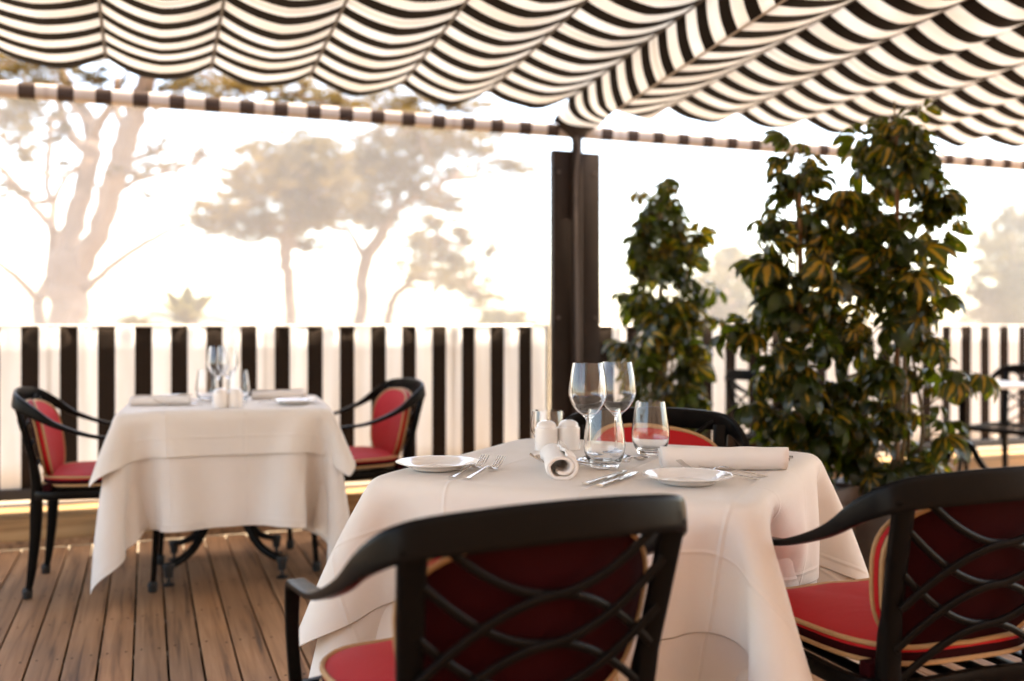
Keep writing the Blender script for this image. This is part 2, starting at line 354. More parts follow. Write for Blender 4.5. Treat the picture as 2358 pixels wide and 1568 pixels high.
MB().sweep(spline([(-0.018, -0.045, 2.27), (-0.004, -0.055, 2.20), (-0.014, -0.05, 2.12), (-0.022, -0.042, 1.9), (-0.012, -0.042, 1.0), (-0.012, -0.042, 0.3)], 6), [0.009] * 31, sides=8).build('crank_cord', M['rib'], post)

MB().box((0, 0.02, 0.006), (0.40, 0.16, 0.012), 0.003).build('base_plate', M['post'], post)
for bx_ in (-0.12, 0.12):
    for bz_ in (0.25, 1.15, 2.05):
        MB().sweep([(bx_, 0.01, bz_), (bx_, -0.022, bz_)], [0.011, 0.010], up=(0, 0, 1), sides=6).build('bolt', M['rib'], post)
# ------------------------------------------------------------------ swagged canopies
def zr(y): return 2.925 - 0.081 * y
HEM = 5.5; NEAR = -0.9
def bay(mb, xa, xb, hem_a, hem_b, za=lambda y: zr(y), zb=lambda y: zr(y), sag=0.085, nx=14, ny=110, ph=0.0):
    def fn(u, v):
        t = 2 * u - 1
        hem = hem_a + (hem_b - hem_a) * u
        y = NEAR + (hem - NEAR) * v
        prof = 0.72 * (1 - t * t) + 0.28 * (1 - abs(t) ** 1.15)
        sg = sag * (1 + 0.10 * math.sin(y * 2.1 + ph * 3) + 0.05 * math.sin(y * 5.3 + ph * 7)) * prof
        edge = abs(t) ** 5
        z = za(y) * (1 - u) + zb(y) * u - sg + 0.004 * math.sin(9 * y + ph) * prof + 0.0035 * edge * (1 - abs(t) ** 8) * math.sin(31 * y + ph * 5 + 2 * t)
        x = xa + (xb - xa) * u
        e = max(0, 1 - (1 - v) * 30)
        return (x, y - 0.02 * e * prof + 0.006 * prof * math.sin(3 * y + ph * 4), z - (0.012 + 0.006 * math.sin(11 * u + ph * 3)) * e * prof)
    mb.grid(fn, nx, ny)
def canopy(name, xs, label):
    t = thing(name, (sum(xs) / len(xs), HEM, zr(HEM)), 0, label, 'awning', 'striped awnings')
    inv = Matrix.Translation(-Vector(t.location))
    for k in range(len(xs) - 1):
        mb = MB(); bay(mb, xs[k], xs[k + 1], HEM, HEM, ph=k * 1.7, sag=0.082 + 0.011 * math.sin(k * 2.3))
        o = mb.build('swag', M['canopy'], t); o.matrix_parent_inverse = inv; solidify(o, 0.0015)
    for x in xs:
        o = MB().sweep([(x, HEM - 0.01, zr(HEM) - 0.004), (x, NEAR, zr(NEAR) - 0.004)], [0.0075] * 2, sides=8).build('cross_rod', M['rib'], t); o.matrix_parent_inverse = inv
    return t
LX = [2.40 - 0.52 * k for k in range(12)][::-1]
RX = [3.08 + 0.515 * k for k in range(9)]
canopy('striped_awning', LX, 'black and white striped awning hanging in swags over the table for two')
canopy('striped_awning', RX, 'black and white striped awning hanging in swags above the potted climbing plants')
val = thing('awning_valley', (2.45, HEM, 2.3), 0, 'striped valley of cloth joining the two awnings above the dark post', 'awning')
inv = Matrix.Translation(-Vector(val.location))
def zv(y): return 2.734 - 0.087 * y
top = [(2.40, y, zr(y)) for y in np.linspace(NEAR, 5.40, 34)] + [(2.392, 5.50, zr(5.5) - 0.015), (2.37, 5.57, 2.425), (2.345, 5.62, 2.355)]
bot = [(2.452, y, zv(y)) for y in np.linspace(NEAR, 4.92, 34)] + [(2.49, 5.12, 2.308), (2.57, 5.38, 2.322), (2.66, 5.62, 2.345)]
def vfn(u, v):
    i = v * (len(top) - 1); k = min(int(i), len(top) - 2); f = i - k
    a = np.array(top[k]) * (1 - f) + np.array(top[k + 1]) * f; b = np.array(bot[k]) * (1 - f) + np.array(bot[k + 1]) * f
    p = a * (1 - u) + b * u; bl = math.sin(u * math.pi)
    return (p[0] - 0.012 * bl, p[1] - 0.02 * bl * (k > 33), p[2] - 0.015 * bl)
o = MB().grid(vfn, 10, 72).build('drop_cloth', M['canopy'], val); o.matrix_parent_inverse = inv; solidify(o, 0.0015)
mb = MB(); bay(mb, 2.452, 3.08, 4.95, HEM, za=zv, sag=0.06, ph=0.4)
o = MB().sweep([(2.452, y, zv(y) - 0.003) for y in np.linspace(NEAR, 4.95, 12)], [0.005] * 12, sides=7).build('seam_cord', M['beam'], val); o.matrix_parent_inverse = inv
o = mb.build('rising_cloth', M['canopy'], val); o.matrix_parent_inverse = inv; solidify(o, 0.0015)

# ------------------------------------------------------------------ chairs
def mirror(p): return (-p[0], p[1], p[2])
def yback(x, z): return -0.232 - (z - 0.44) * 0.19 - 0.03 * (1 - (x / 0.23) ** 2) * min(1, max(0, (z - 0.4) / 0.4))
def outline(w2, h, n=48, p=3.2):
    pts = []
    for k in range(n):
        th = 2 * math.pi * k / n; c, s_ = math.cos(th), math.sin(th)
        pts.append((math.copysign(abs(c) ** (2 / p), c) * w2, math.copysign(abs(s_) ** (2 / p), s_) * h))
    return pts
def pillow(mapf, w2, h2, thick, p=3.2, n=48, rings=7):
    """stuffed pad: two faces and a boxed edge. mapf(a,b,c) -> point, c = -1 (back) .. 1 (front)"""
    mb = MB(); ol = outline(w2, h2, n, p); vs_ = []; fs = []
    prof = [(0.0, 1.0), (0.35, 0.97), (0.62, 0.90), (0.82, 0.80), (0.94, 0.66), (1.0, 0.5)]
    rows = [(r, c * 1.0) for r, c in prof] + [(1.012, 0.2), (1.012, -0.2)] + [(r, -c) for r, c in prof[::-1]]
    for r, c in rows:
        for (a, b) in ol: vs_.append(mapf(a * max(r, 1e-3), b * max(r, 1e-3), c))
    for i in range(len(rows) - 1):
        for k in range(n):
            l = (k + 1) % n; fs.append((i * n + k, i * n + l, (i + 1) * n + l, (i + 1) * n + k))
    mb.add(vs_, fs); mb.back = 7 * n; return mb, ol
def shade_faces(o, mb):  # swaps rear and edge faces to the shade-darkened red
    o.data.materials.append(M['maroon_shade'])
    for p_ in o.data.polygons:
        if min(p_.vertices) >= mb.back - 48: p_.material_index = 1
def make_chair(cushions=True):
    t = thing('armchair', (0, 0, 0), 0, 'x', 'chair')
    half = [(0, -0.338, 0.808), (0.12, -0.330, 0.805), (0.236, -0.302, 0.793), (0.276, -0.240, 0.757), (0.284, -0.15, 0.702), (0.284, -0.02, 0.655), (0.280, 0.10, 0.640), (0.276, 0.165, 0.632), (0.272, 0.198, 0.600), (0.270, 0.206, 0.52), (0.262, 0.212, 0.43)]
    hs = [(0.014, 0.064), (0.014, 0.063), (0.015, 0.058), (0.019, 0.044), (0.028, 0.024), (0.034, 0.015), (0.034, 0.014), (0.032, 0.014), (0.028, 0.014), (0.024, 0.014), (0.024, 0.014)]
    hu = [(0, .15, 1)] * 3 + [(0, .1, 1), (0, .1, 1), (0, .2, 1), (0, .05, 1), (0, .3, 1), (0, 1, .35), (0, 1, 0.05), (0, 1, 0)]
    full = [mirror(p) for p in half[::-1]][:-1] + half; fsz = hs[::-1][:-1] + hs; fu = hu[::-1][:-1] + hu
    P = spline(full, 6); Z = spline(fsz, 6); U = spline(fu, 6)
    MB().sweep(P, [tuple(z) for z in Z], up=[tuple(u) for u in U], sides=12, sq=5.0).build('arm_rail', M['black'], t)
    for s_ in (-1, 1):
        pts = spline([(s_ * 0.228, -0.300, 0.785), (s_ * 0.220, -0.270, 0.66), (s_ * 0.208, -0.236, 0.50), (s_ * 0.206, -0.232, 0.40), (s_ * 0.208, -0.236, 0.25), (s_ * 0.212, -0.250, 0.10), (s_ * 0.214, -0.262, 0.02)], 5)
        MB().sweep(pts, [(0.046 - 0.014 * min(1, k / 26), 0.022 + (0.026 * max(0, 1 - abs(k - 17) / 13) if k > 8 else 0)) for k in range(len(pts))], up=(0, 1, 0), sides=12, sq=4).build('rear_leg', M['black'], t)
        pts = spline([(s_ * 0.250, 0.212, 0.43), (s_ * 0.247, 0.228, 0.32), (s_ * 0.243, 0.222, 0.16), (s_ * 0.250, 0.214, 0.02)], 5)
        MB().sweep(pts, [(0.042 - 0.020 * k / (len(pts) - 1), 0.028 - 0.006 * k / (len(pts) - 1)) for k in range(len(pts))], up=(0, 1, 0), sides=12, sq=4).build('front_leg', M['black'], t)
        for (fx, fy) in ((0.214, -0.264), (0.250, 0.214)):
            MB().lathe([(0, 0), (0.016, 0.0), (0.019, 0.006), (0.019, 0.024), (0.021, 0.030), (0.016, 0.042), (0.010, 0.046), (0, 0.046)], 14, (s_ * fx, fy, 0)).build('foot', M['rubber'], t)
    # lattice of crossing bars
    for zc in (0.690, 0.608, 0.526):
        for s_ in (-1, 1):
            pts = []
            for k in range(25):
                q = -1 + 2 * k / 24; x = 0.208 * q
                z = zc - 0.115 * math.copysign(abs(q) ** 1.75, q)
                z = min(max(z, 0.43), 0.795)
                pts.append((s_ * x, yback(x, z) + 0.004 * s_ - 0.004, z))
            MB().sweep(pts, [(0.011, 0.0145)] * 25, sides=8, sq=3).build('lattice_bar', M['black'], t)
    ring = [(-0.225, -0.215), (0.225, -0.215), (0.262, 0.15), (0.235, 0.212), (-0.235, 0.212), (-0.262, 0.15)]
    rp = [(x, y, 0.415) for x, y in [(-0.225, -0.225), (0, -0.238), (0.225, -0.225), (0.252, -0.02), (0.262, 0.16), (0.235, 0.218), (0, 0.235), (-0.235, 0.218), (-0.262, 0.16), (-0.252, -0.02)]]
    sp_ = spline(rp, 5, True)
    MB().sweep(sp_, [(0.022, 0.036)] * len(sp_), sides=10, sq=4, closed=True).build('seat_frame', M['black'], t)
    for k in range(6):
        x = -0.19 + 0.076 * k
        MB().sweep([(x, -0.228, 0.417), (x, 0.228, 0.417)], [(0.036, 0.008)] * 2, sides=8, sq=4).build('seat_slat', M['black'], t)
    if cushions:
        def sf(a, b, c):
            wide = 1 + 0.06 * (b / 0.22)
            crown = 0.008 * (1 - (a / 0.24) ** 2) * (1 - (b / 0.225) ** 2)
            return (a * wide, b - 0.002, 0.466 + 0.031 * c + (crown if c > 0.3 else 0) + 0.0015 * math.sin(40 * a + 9 * b) * (c > .3))
        mb, ol = pillow(sf, 0.236, 0.222, 0.06, 3.6)
        sc_ = mb.build('seat_cushion', M['red'], t); shade_faces(sc_, mb)
        for c in (0.52, -0.52):
            MB().sweep([sf(a * 1.008, b * 1.008, c) for a, b in ol], [0.0052] * len(ol), sides=7, closed=True).build('piping', M['gold'], sc_)
        def bf(a, b, c):
            z = 0.618 + b; taper = 1.0 + 0.10 * (b / 0.155)
            if b > 0: z += 0.012 * (1 - (a / 0.22) ** 2) * (b / 0.155)
            x = a * taper
            return (x, yback(x * 0.95, min(z, 0.80)) + 0.042 + 0.026 * c + 0.02 * (x / 0.22) ** 2, z + 0.006 * math.sin(a * 13))
        mb, ol = pillow(bf, 0.212, 0.154, 0.05, 3.0)
        bc = mb.build('back_cushion', M['red'], t); mb.back += 48; shade_faces(bc, mb)
        for c in (0.52, -0.52):
            MB().sweep([bf(a * 1.008, b * 1.008, c) for a, b in ol], [0.0050] * len(ol), up=(0, 1, 0), sides=7, closed=True).build('piping', M['gold'], bc)
        for s_ in (-1, 1):
            MB().box((s_ * 0.205, -0.19, 0.43), (0.045, 0.03, 0.052), 0.004).build('tie_strap', M['maroon_shade'], sc_)
    return t
ch_c = make_chair(True); ch_p = make_chair(False); used = {}
def chair(proto, xy, face, label, group):
    o = proto if id(proto) not in used else copy_tree(proto); used[id(proto)] = 1
    f = Vector(face); o.location = (xy[0], xy[1], 0); o.rotation_euler = (0, 0, math.atan2(f.y, f.x) - math.pi / 2)
    o['label'] = label; o['group'] = group; return o
GC = 'black armchairs with red cushions'
def cf_dir(deg_left): a = YAW - R(deg_left); return (math.sin(a), math.cos(a))
PUSH = {1: [], 2: []}
def seat_at(n, xc, f, label):
    PUSH[n].append((Vector((xc[0], xc[1], 0)), Vector((f[0], f[1], 0)).normalized())); chair(ch_c, (xc[0], xc[1]), f, label, GC)
def cfp(x, d): q = camframe(x, d); return (q.x, q.y)
seat_at(1, cfp(-0.075, 1.775), cf_dir(27), 'black lattice-back armchair with red cushions, its back beside the two dinner knives')
seat_at(1, cfp(0.823, 2.145), cf_dir(20), 'black armchair with red cushions, one arm pushed into the cloth below the long napkin')
seat_at(1, cfp(0.432, 2.82), (-FW.x, -FW.y), 'black armchair with red cushions standing between the wine glasses and the shorter potted plant')
seat_at(2, (-0.175, 4.60), (1, -0.07), "black armchair with red cushions beside the floor-length corner of the small table's cloth")
seat_at(2, (0.90, 4.72), (-0.995, -0.10), 'black armchair with red cushions tucked between the two dressed tables')
GP = 'bare black armchairs'
chair(ch_p, (5.42, 4.96), (-0.95, -0.3), 'bare black armchair without cushions behind the small white table', GP)
chair(ch_p, (3.66, 5.02), (1, 0.1), 'bare black armchair without cushions, mostly hidden behind the tall potted plant', GP)

# ------------------------------------------------------------------ tables
def pedestal_table(name, loc, rz, side, label, top_mat, group=None, foot=0.235, h=0.742):
    t = thing(name, loc, rz, label, 'table', group)
    MB().box((0, 0, h - 0.0125), (side, side, 0.025), 0.006).build('tabletop', top_mat, t)
    MB().lathe([(0, 0.30), (0.03, 0.30), (0.034, 0.34), (0.026, 0.40), (0.026, h - 0.06), (0.05, h - 0.03), (0.05, h - 0.026), (0, h - 0.026)], 18).build('column', M['black'], t)
    for k in range(4):
        a = math.pi / 4 + k * math.pi / 2; c, s_ = math.cos(a), math.sin(a)
        rp = spline([(0.015, 0.40), (0.05, 0.345), (0.11, 0.235), (0.20, 0.125), (foot * 1.41 - 0.012, 0.078)], 6)
        l = MB().sweep([(r * c, r * s_, z) for r, z in rp], [(0.026, 0.05 - 0.024 * i / (len(rp) - 1)) for i in range(len(rp))], sides=10, sq=4).build('leg', M['black'], t)
        r = foot * 1.41
        MB().lathe([(0, 0), (0.025, 0), (0.026, 0.004), (0.008, 0.012), (0.007, 0.03), (0.017, 0.034), (0.019, 0.06), (0.026, 0.08), (0.022, 0.092), (0, 0.096)], 14, (r * c, r * s_, 0)).build('levelling_foot', M['rubber'], l)
    return t
T1C = (1.11, 2.265); T1R = R(-45); T2C = (0.335, 4.64); T2R = R(-4)
S1 = 0.91; S2 = 0.875
pedestal_table('dining_table', (*T1C, 0), T1R, S1 - 0.06, 'square pedestal table under a long white cloth, set with wine glasses and napkins', M['white_top'], 'dressed dining tables')
pedestal_table('dining_table', (*T2C, 0), T2R, S2 - 0.06, 'square pedestal table beside the windbreak, its curved black iron feet showing', M['white_top'], 'dressed dining tables')
pedestal_table('bistro_table', (4.78, 4.80, 0), R(-8), 0.70, 'small white-topped table on a black pedestal near the tall plant', M['white_top'], None, 0.2, 0.75)

# ------------------------------------------------------------------ draped tablecloths (layered cloth solver)
def drape(side, drop_u, drop_o, seed, steps=420, iters=5, sp=0.026, off_o=(0, 0), off_u=(0, 0), caps=(), stiff=0.14):
    rg = np.random.default_rng(seed); L = side / 2; ZT = 0.742
    def mk(drop, z0, off):
        n = int(round((side + 2 * drop) / sp)) // 2 * 2 + 1
        a = (np.arange(n) - n // 2) * sp; X, Y = np.meshgrid(a, a, indexing='ij')
        P = np.stack([X + off[0], Y + off[1], np.full_like(X, z0)], -1)
        out = np.maximum(np.maximum(np.abs(X + off[0]), np.abs(Y + off[1])) - L, 0)
        P[..., 2] -= out * 0.25 + rg.normal(0, .0015, X.shape) * (out > 0)
        return P
    Pu = mk(drop_u, ZT + 0.002, off_u); Po = mk(drop_o, ZT + 0.006, off_o)
    k = (Pu.shape[0] - Po.shape[0]) // 2
    Vu = np.zeros_like(Pu); Vo = np.zeros_like(Po); dt = 1 / 130
    def con(P, s1, s2, rest, kf):
        a, b = P[s1], P[s2]; d = b - a; ln = np.linalg.norm(d, axis=-1, keepdims=True) + 1e-9
        c = d * (0.5 * kf * (1 - rest / ln)); P[s1] += c; P[s2] -= c
    def sl(i0, st): return slice(i0, None, st)
    def solve(P):
        n = P.shape[0]; oa = np.abs(np.arange(n) - n // 2) * sp > L + 0.075
        for ax in (0, 1):
            for off in (0, 1):
                m = (n - off) // 2 * 2
                i = np.arange(off, off + m, 2); 
                if i[-1] + 1 >= n: i = i[:-1]
                s1 = (i, slice(None)) if ax == 0 else (slice(None), i); s2 = (i + 1, slice(None)) if ax == 0 else (slice(None), i + 1)
                con(P, s1, s2, sp, 1.0)
        for off in (0, 1):      # shear
            i = np.arange(off, n - 1, 2)
            for (da, db) in ((slice(0, -1), slice(1, None)), (slice(1, None), slice(0, -1))):
                A_ = P[i][:, da]; B_ = P[i + 1][:, db]; d = B_ - A_; ln = np.linalg.norm(d, axis=-1, keepdims=True) + 1e-9
                c = d * (0.5 * 0.9 * (1 - sp * 1.41421 / ln))
                P[i, da] += c; P[i + 1, db] -= c
        for ax in (0, 1):       # bending
            for off in range(4):
                i = np.arange(off, n - 2, 4)
                s1 = (i, slice(None)) if ax == 0 else (slice(None), i); s2 = (i + 2, slice(None)) if ax == 0 else (slice(None), i + 2)
                con(P, s1, s2, 2 * sp, 0.30)
        for ax in (0, 1):       # stiffness over a hand's width, as in starched linen
            for off in range(8):
                i = np.arange(off, n - 4, 8)
                s1 = (i, slice(None)) if ax == 0 else (slice(None), i); s2 = (i + 4, slice(None)) if ax == 0 else (slice(None), i + 4)
                if ax == 0: kf = stiff * ((oa[i] & oa[i + 4])[:, None] | oa[None, :])[..., None]
                else: kf = stiff * (oa[:, None] | (oa[i] & oa[i + 4])[None, :])[..., None]
                con(P, s1, s2, 4 * sp, kf)
    def collide(P, Q, g):
        x, y, z = P[..., 0], P[..., 1], P[..., 2]
        ins = (np.abs(x) < L + g) & (np.abs(y) < L + g) & (z < ZT + g) & (z > ZT - 0.03)
        dz = ZT + g - z; dx = L + g - np.abs(x); dy = L + g - np.abs(y)
        top_ = ins & (dz <= np.minimum(dx, dy) + 0.004); sx = ins & ~top_ & (dx <= dy); sy = ins & ~top_ & ~sx
        P[..., 2] = np.where(top_, ZT + g, z)
        P[..., 0] = np.where(sx, np.sign(x) * (L + g), P[..., 0]); P[..., 1] = np.where(sy, np.sign(y) * (L + g), P[..., 1])
        f = top_[..., None]; P[..., :2] = np.where(f, Q[..., :2] * 0.8 + P[..., :2] * 0.2, P[..., :2])
        P[..., 2] = np.maximum(P[..., 2], 0.004 + g)
    def normals(P):
        a = np.gradient(P, axis=0); b = np.gradient(P, axis=1); n_ = np.cross(a, b); return n_ / (np.linalg.norm(n_, axis=-1, keepdims=True) + 1e-9)
    def push(P, move, rad=0.02):
        fl = P.reshape(-1, 3); idx = np.nonzero(fl[:, 2] < ZT - 0.02)[0]; q = fl[idx]
        for (a_, b_, dr_) in caps:
            a = a_ + dr_ * move; b = b_ + dr_ * move; ab = b - a
            t_ = np.clip(((q - a) @ ab) / (ab @ ab), 0, 1); c_ = a + t_[:, None] * ab; d_ = q - c_; d_[:, 2] *= 0.3
            ln = np.linalg.norm(d_, axis=1); hit = ln < rad
            if hit.any(): q[hit] += (d_[hit] / (ln[hit][:, None] + 1e-9) * (rad - ln[hit])[:, None]) + dr_ * -0.0015
        fl[idx] = q
    for s_ in range(steps):
        Qu, Qo = Pu.copy(), Po.copy()
        damp = 0.985 if s_ < steps * 0.6 else 0.93
        Vu[..., 2] -= 9.8 * dt; Vo[..., 2] -= 9.8 * dt
        Pu += Vu * dt * damp; Po += Vo * dt * damp
        for _ in range(iters):
            solve(Pu); solve(Po); collide(Pu, Qu, 0.003); collide(Po, Qo, 0.007)
        if caps:
            mv = max(0.0, 1 - max(0, s_ - steps * 0.38) / (steps * 0.32)) * 0.75
            push(Pu, mv, 0.018); push(Po, mv, 0.024)
        if s_ % 2 == 0:
            N = normals(Pu)[k:Pu.shape[0] - k, k:Pu.shape[0] - k]; sub = Pu[k:Pu.shape[0] - k, k:Pu.shape[0] - k]
            df = Po - sub; dd = (df * N).sum(-1); near_ = np.linalg.norm(df, axis=-1) < 0.06
            pen = (np.clip(0.005 - dd, 0, 0.006) * near_)[..., None] * N
            Po += pen; Qo += pen
        Vu = np.clip((Pu - Qu) / dt * damp, -4, 4); Vo = np.clip((Po - Qo) / dt * damp, -4, 4)
    for P in (Pu, Po):
        for _ in range(1):
            A_ = P.copy(); A_[1:-1, 1:-1] = (P[:-2, 1:-1] + P[2:, 1:-1] + P[1:-1, :-2] + P[1:-1, 2:]) / 4
            flat_ = np.maximum(np.abs(P[..., :1]), np.abs(P[..., 1:2])) < L - 0.015; P += np.where(flat_ & (P[..., 2:] > ZT), 0, (A_ - P) * 0.4)
    return Pu, Po
def cloth_obj(P, name, m, loc, rz, label, sp=0.026):
    n = P.shape[0]; me = bpy.data.meshes.new(name)
    fs = [(i * n + j, (i + 1) * n + j, (i + 1) * n + j + 1, i * n + j + 1) for i in range(n - 1) for j in range(n - 1)]
    me.from_pydata(P.reshape(-1, 3).tolist(), [], fs); me.materials.append(m)
    ul = me.uv_layers.new(name='UVMap'); idx = np.empty(len(me.loops), int); me.loops.foreach_get('vertex_index', idx)
    uv = np.stack([idx // n * sp, idx % n * sp], -1) + 10 - n // 2 * sp; ul.data.foreach_set('uv', uv.ravel())
    hm = np.zeros((n, n)); hm[:2] = hm[-2:] = 1; hm[:, :2] = hm[:, -2:] = 1
    at = me.attributes.new('hem', 'FLOAT', 'POINT'); at.data.foreach_set('value', hm.ravel())
    me.polygons.foreach_set('use_smooth', [True] * len(me.polygons)); me.update()
    o = link(name, me); o.location = loc; o.rotation_euler = (0, 0, rz); solidify(o, 0.0012)
    s_ = o.modifiers.new('smooth', 'SUBSURF'); s_.levels = 1; s_.render_levels = 1
    return tag(o, label, 'tablecloth', 'white tablecloths')
def chair_caps(n, C, rz):
    out = []; Rm = Matrix.Rotation(-rz, 3, 'Z')
    for (c, f) in PUSH[n][:2]:
        r_ = Vector((f.y, -f.x, 0))
        def w_(x, y, z): return np.array(Rm @ (c + r_ * x + f * y + Vector((0, 0, z)) - Vector((C[0], C[1], 0))))
        back = np.array(Rm @ (-f))
        for sx in (-1, 1):
            out.append((w_(sx * .290, -.05, .66), w_(sx * .286, .165, .634), back)); out.append((w_(sx * .280, .195, .61), w_(sx * .262, .212, .43), back)); out.append((w_(sx * .25, -.1, .47), w_(sx * .24, .2, .47), back))
        out.append((w_(-.23, .215, .48), w_(.23, .215, .48), back)); out.append((w_(-.23, .225, .43), w_(.23, .225, .43), back))
    return out
Pu, Po = drape(S1, 0.44, 0.28, 3, off_o=(0.012, -0.01), off_u=(0.0, 0.01), caps=chair_caps(1, T1C, T1R))
cloth_obj(Pu, 'tablecloth', M['linen2'], (*T1C, 0), T1R, 'long white under-cloth on the table with the wine glasses and long napkin')
cloth_obj(Po, 'tablecloth', M['linen'], (*T1C, 0), T1R, 'white top cloth that the wine glasses, plates and napkins stand on')
Pu, Po = drape(S2, 0.44, 0.205, 11, off_o=(-0.02, 0.012), off_u=(0.01, -0.005), caps=chair_caps(2, T2C, T2R), stiff=0.015)
cloth_obj(Pu, 'tablecloth', M['linen2'], (*T2C, 0), T2R, 'long white under-cloth hanging above the curved iron table feet')
cloth_obj(Po, 'tablecloth', M['linen'], (*T2C, 0), T2R, 'short white top cloth on the small table beside the windbreak')

# ------------------------------------------------------------------ tableware
TZ = 0.7515
def lathe_obj(name, prof, seg, m, loc, label, cat, group, rz=0):
    o = MB().lathe(prof, seg).build(name, m, None, ang=60); o.location = loc; o.rotation_euler = (0, 0, rz); return tag(o, label, cat, group)
def smoothprof(p, n=6): return [tuple(q) for q in spline(p, n)]
wine_out = smoothprof([(0.036, 0.0), (0.035, 0.0025), (0.020, 0.006), (0.0055, 0.014), (0.0038, 0.035), (0.0036, 0.075), (0.0045, 0.098), (0.012, 0.110), (0.032, 0.130), (0.0445, 0.158), (0.0450, 0.180), (0.0405, 0.215), (0.0355, 0.243)], 5)
wine_in = smoothprof([(0.0347, 0.243), (0.0397, 0.215), (0.0441, 0.180), (0.0436, 0.158), (0.0312, 0.1315), (0.012, 0.113), (0.0, 0.1105)], 5)
WINE = [(r_ * 1.1, z_ * 1.04) for r_, z_ in [(0, 0.0)] + wine_out + wine_in]
tum_out = smoothprof([(0.026, 0.0), (0.031, 0.004), (0.041, 0.026), (0.0455, 0.050), (0.0435, 0.080), (0.0395, 0.110), (0.0350, 0.140)], 6)
tum_in = smoothprof([(0.0338, 0.140), (0.0382, 0.110), (0.0420, 0.080), (0.0440, 0.050), (0.0388, 0.028), (0.026, 0.014), (0.0, 0.012)], 6)
TUM = [(r_ * 1.13, z_ * 1.03) for r_, z_ in [(0, 0.0)] + tum_out + tum_in]
vot_out = smoothprof([(0.028, 0.0), (0.034, 0.005), (0.045, 0.035), (0.046, 0.060), (0.042, 0.095)], 6)
vot_in = smoothprof([(0.0405, 0.095), (0.0443, 0.060), (0.0432, 0.036), (0.030, 0.010), (0.0, 0.008)], 6)
VOT = [(r_ * 1.1, z_) for r_, z_ in [(0, 0.0)] + vot_out + vot_in]
PLATE = smoothprof([(0.0, 0.004), (0.045, 0.004), (0.056, 0.006), (0.072, 0.013), (0.0965, 0.0195), (0.0985, 0.0185), (0.074, 0.0098), (0.060, 0.002), (0.050, 0.0), (0.046, 0.0018), (0.0, 0.0018)], 4)
def shaker(p, label):
    t = thing('shaker', p, random.random(), label, 'shaker', 'white salt and pepper shakers')
    MB().lathe([(r_ * 1.1, z_ * 1.04) for r_, z_ in smoothprof([(0, 0), (0.026, 0), (0.029, 0.003), (0.0295, 0.03), (0.0295, 0.056), (0.0282, 0.0605), (0.0262, 0.062)], 4)], 28).build('body', M['china'], t, ang=60)
    MB().lathe([(r_ * 1.1, z_ * 1.04) for r_, z_ in smoothprof([(0.0262, 0.0605), (0.0255, 0.066), (0.0215, 0.0735), (0.012, 0.079), (0.0, 0.0805)], 5)], 28).build('dome', M['china'], t, ang=60)
def tabpt(x, y, z=TZ): p_ = at_z(x, y, z); return (p_.x, p_.y, z)
GW, GT = 'wine glasses', 'glass tumblers'
lathe_obj('wine_glass', WINE, 40, M['glass'], tabpt(1354, 1060), 'tall stemmed wine glass overlapping its twin, above the rolled napkin', 'wine glass', GW)
lathe_obj('wine_glass', WINE, 40, M['glass'], tabpt(1422, 1052), 'tall stemmed wine glass behind its twin, against the shorter potted plant', 'wine glass', GW)
lathe_obj('tumbler', TUM, 40, M['glass'], tabpt(1392, 1076), 'empty clear tumbler in front of the wine glass stems', 'tumbler', GT)
lathe_obj('tumbler', TUM, 40, M['glass'], tabpt(1498, 1046), 'empty clear tumbler standing by the end of the long napkin roll', 'tumbler', GT)
lathe_obj('tealight_glass', VOT, 36, M['glass'], tabpt(1262, 1018), 'short round clear glass behind the two white shakers on the wine glass table', 'glass', None)
shaker(tabpt(1258, 1036), 'white china shaker standing before the short round glass')
shaker(tabpt(1309, 1034), 'white china shaker between its twin and the wine glasses')
GPL = 'white bread plates'
lathe_obj('bread_plate', PLATE, 48, M['china'], tabpt(1006, 1080), 'white bread plate beside the two upturned forks', 'plate', GPL)
lathe_obj('bread_plate', PLATE, 48, M['china'], tabpt(1582, 1112), 'white bread plate below the long napkin roll', 'plate', GPL)

def dirz(a, b): return math.atan2(b[1] - a[1], b[0] - a[0])
def fork_mesh():
    m = MB(); hp = spline([(0, 0, 0.003), (0.02, 0, 0.0045), (0.07, 0, 0.009), (0.115, 0, 0.014), (0.135, 0, 0.010)], 5)
    m.sweep(hp, [(0.017 - 0.011 * min(1, i / 14) + 0.004 * max(0, (i - 16) / 4), 0.003) for i in range(len(hp))], sides=8)
    pp = spline([(0.131, 0, 0.011), (0.140, 0, 0.006), (0.152, 0, 0.0045), (0.163, 0, 0.007)], 4)
    m.sweep(pp, [(0.010 + 0.014 * min(1, i / 6), 0.0022) for i in range(len(pp))], sides=8)
    for k in range(4):
        y = -0.0093 + 0.0062 * k
        tp_ = spline([(0.158, y, 0.0062), (0.175, y * 1.02, 0.0105), (0.192, y * 1.05, 0.019), (0.206, y * 1.05, 0.028)], 3)
        m.sweep(tp_, [(0.0036 - 0.0018 * i / (len(tp_) - 1), 0.0024) for i in range(len(tp_))], sides=6)
    return m.mesh('fork', M['steel'])
def knife_mesh():
    m = MB(); hp = spline([(0, 0, 0.004), (0.01, 0, 0.004), (0.06, 0, 0.004), (0.098, 0, 0.004)], 5)
    m.sweep(hp, [(0.011 + 0.007 * (1 - min(1, i / 12)), 0.006) for i in range(len(hp))], sides=10, sq=3)
    bp = spline([(0.094, 0, 0.004), (0.11, 0.001, 0.004), (0.17, 0.002, 0.0045), (0.208, 0.004, 0.005), (0.220, 0.006, 0.005)], 5)
    m.sweep(bp, [(max(0.003, 0.019 * (1 if i < 14 else 1 - ((i - 13) / 7.5) ** 2)), 0.0016) for i in range(len(bp))], sides=8, sq=3)
    return m.mesh('knife', M['steel'])
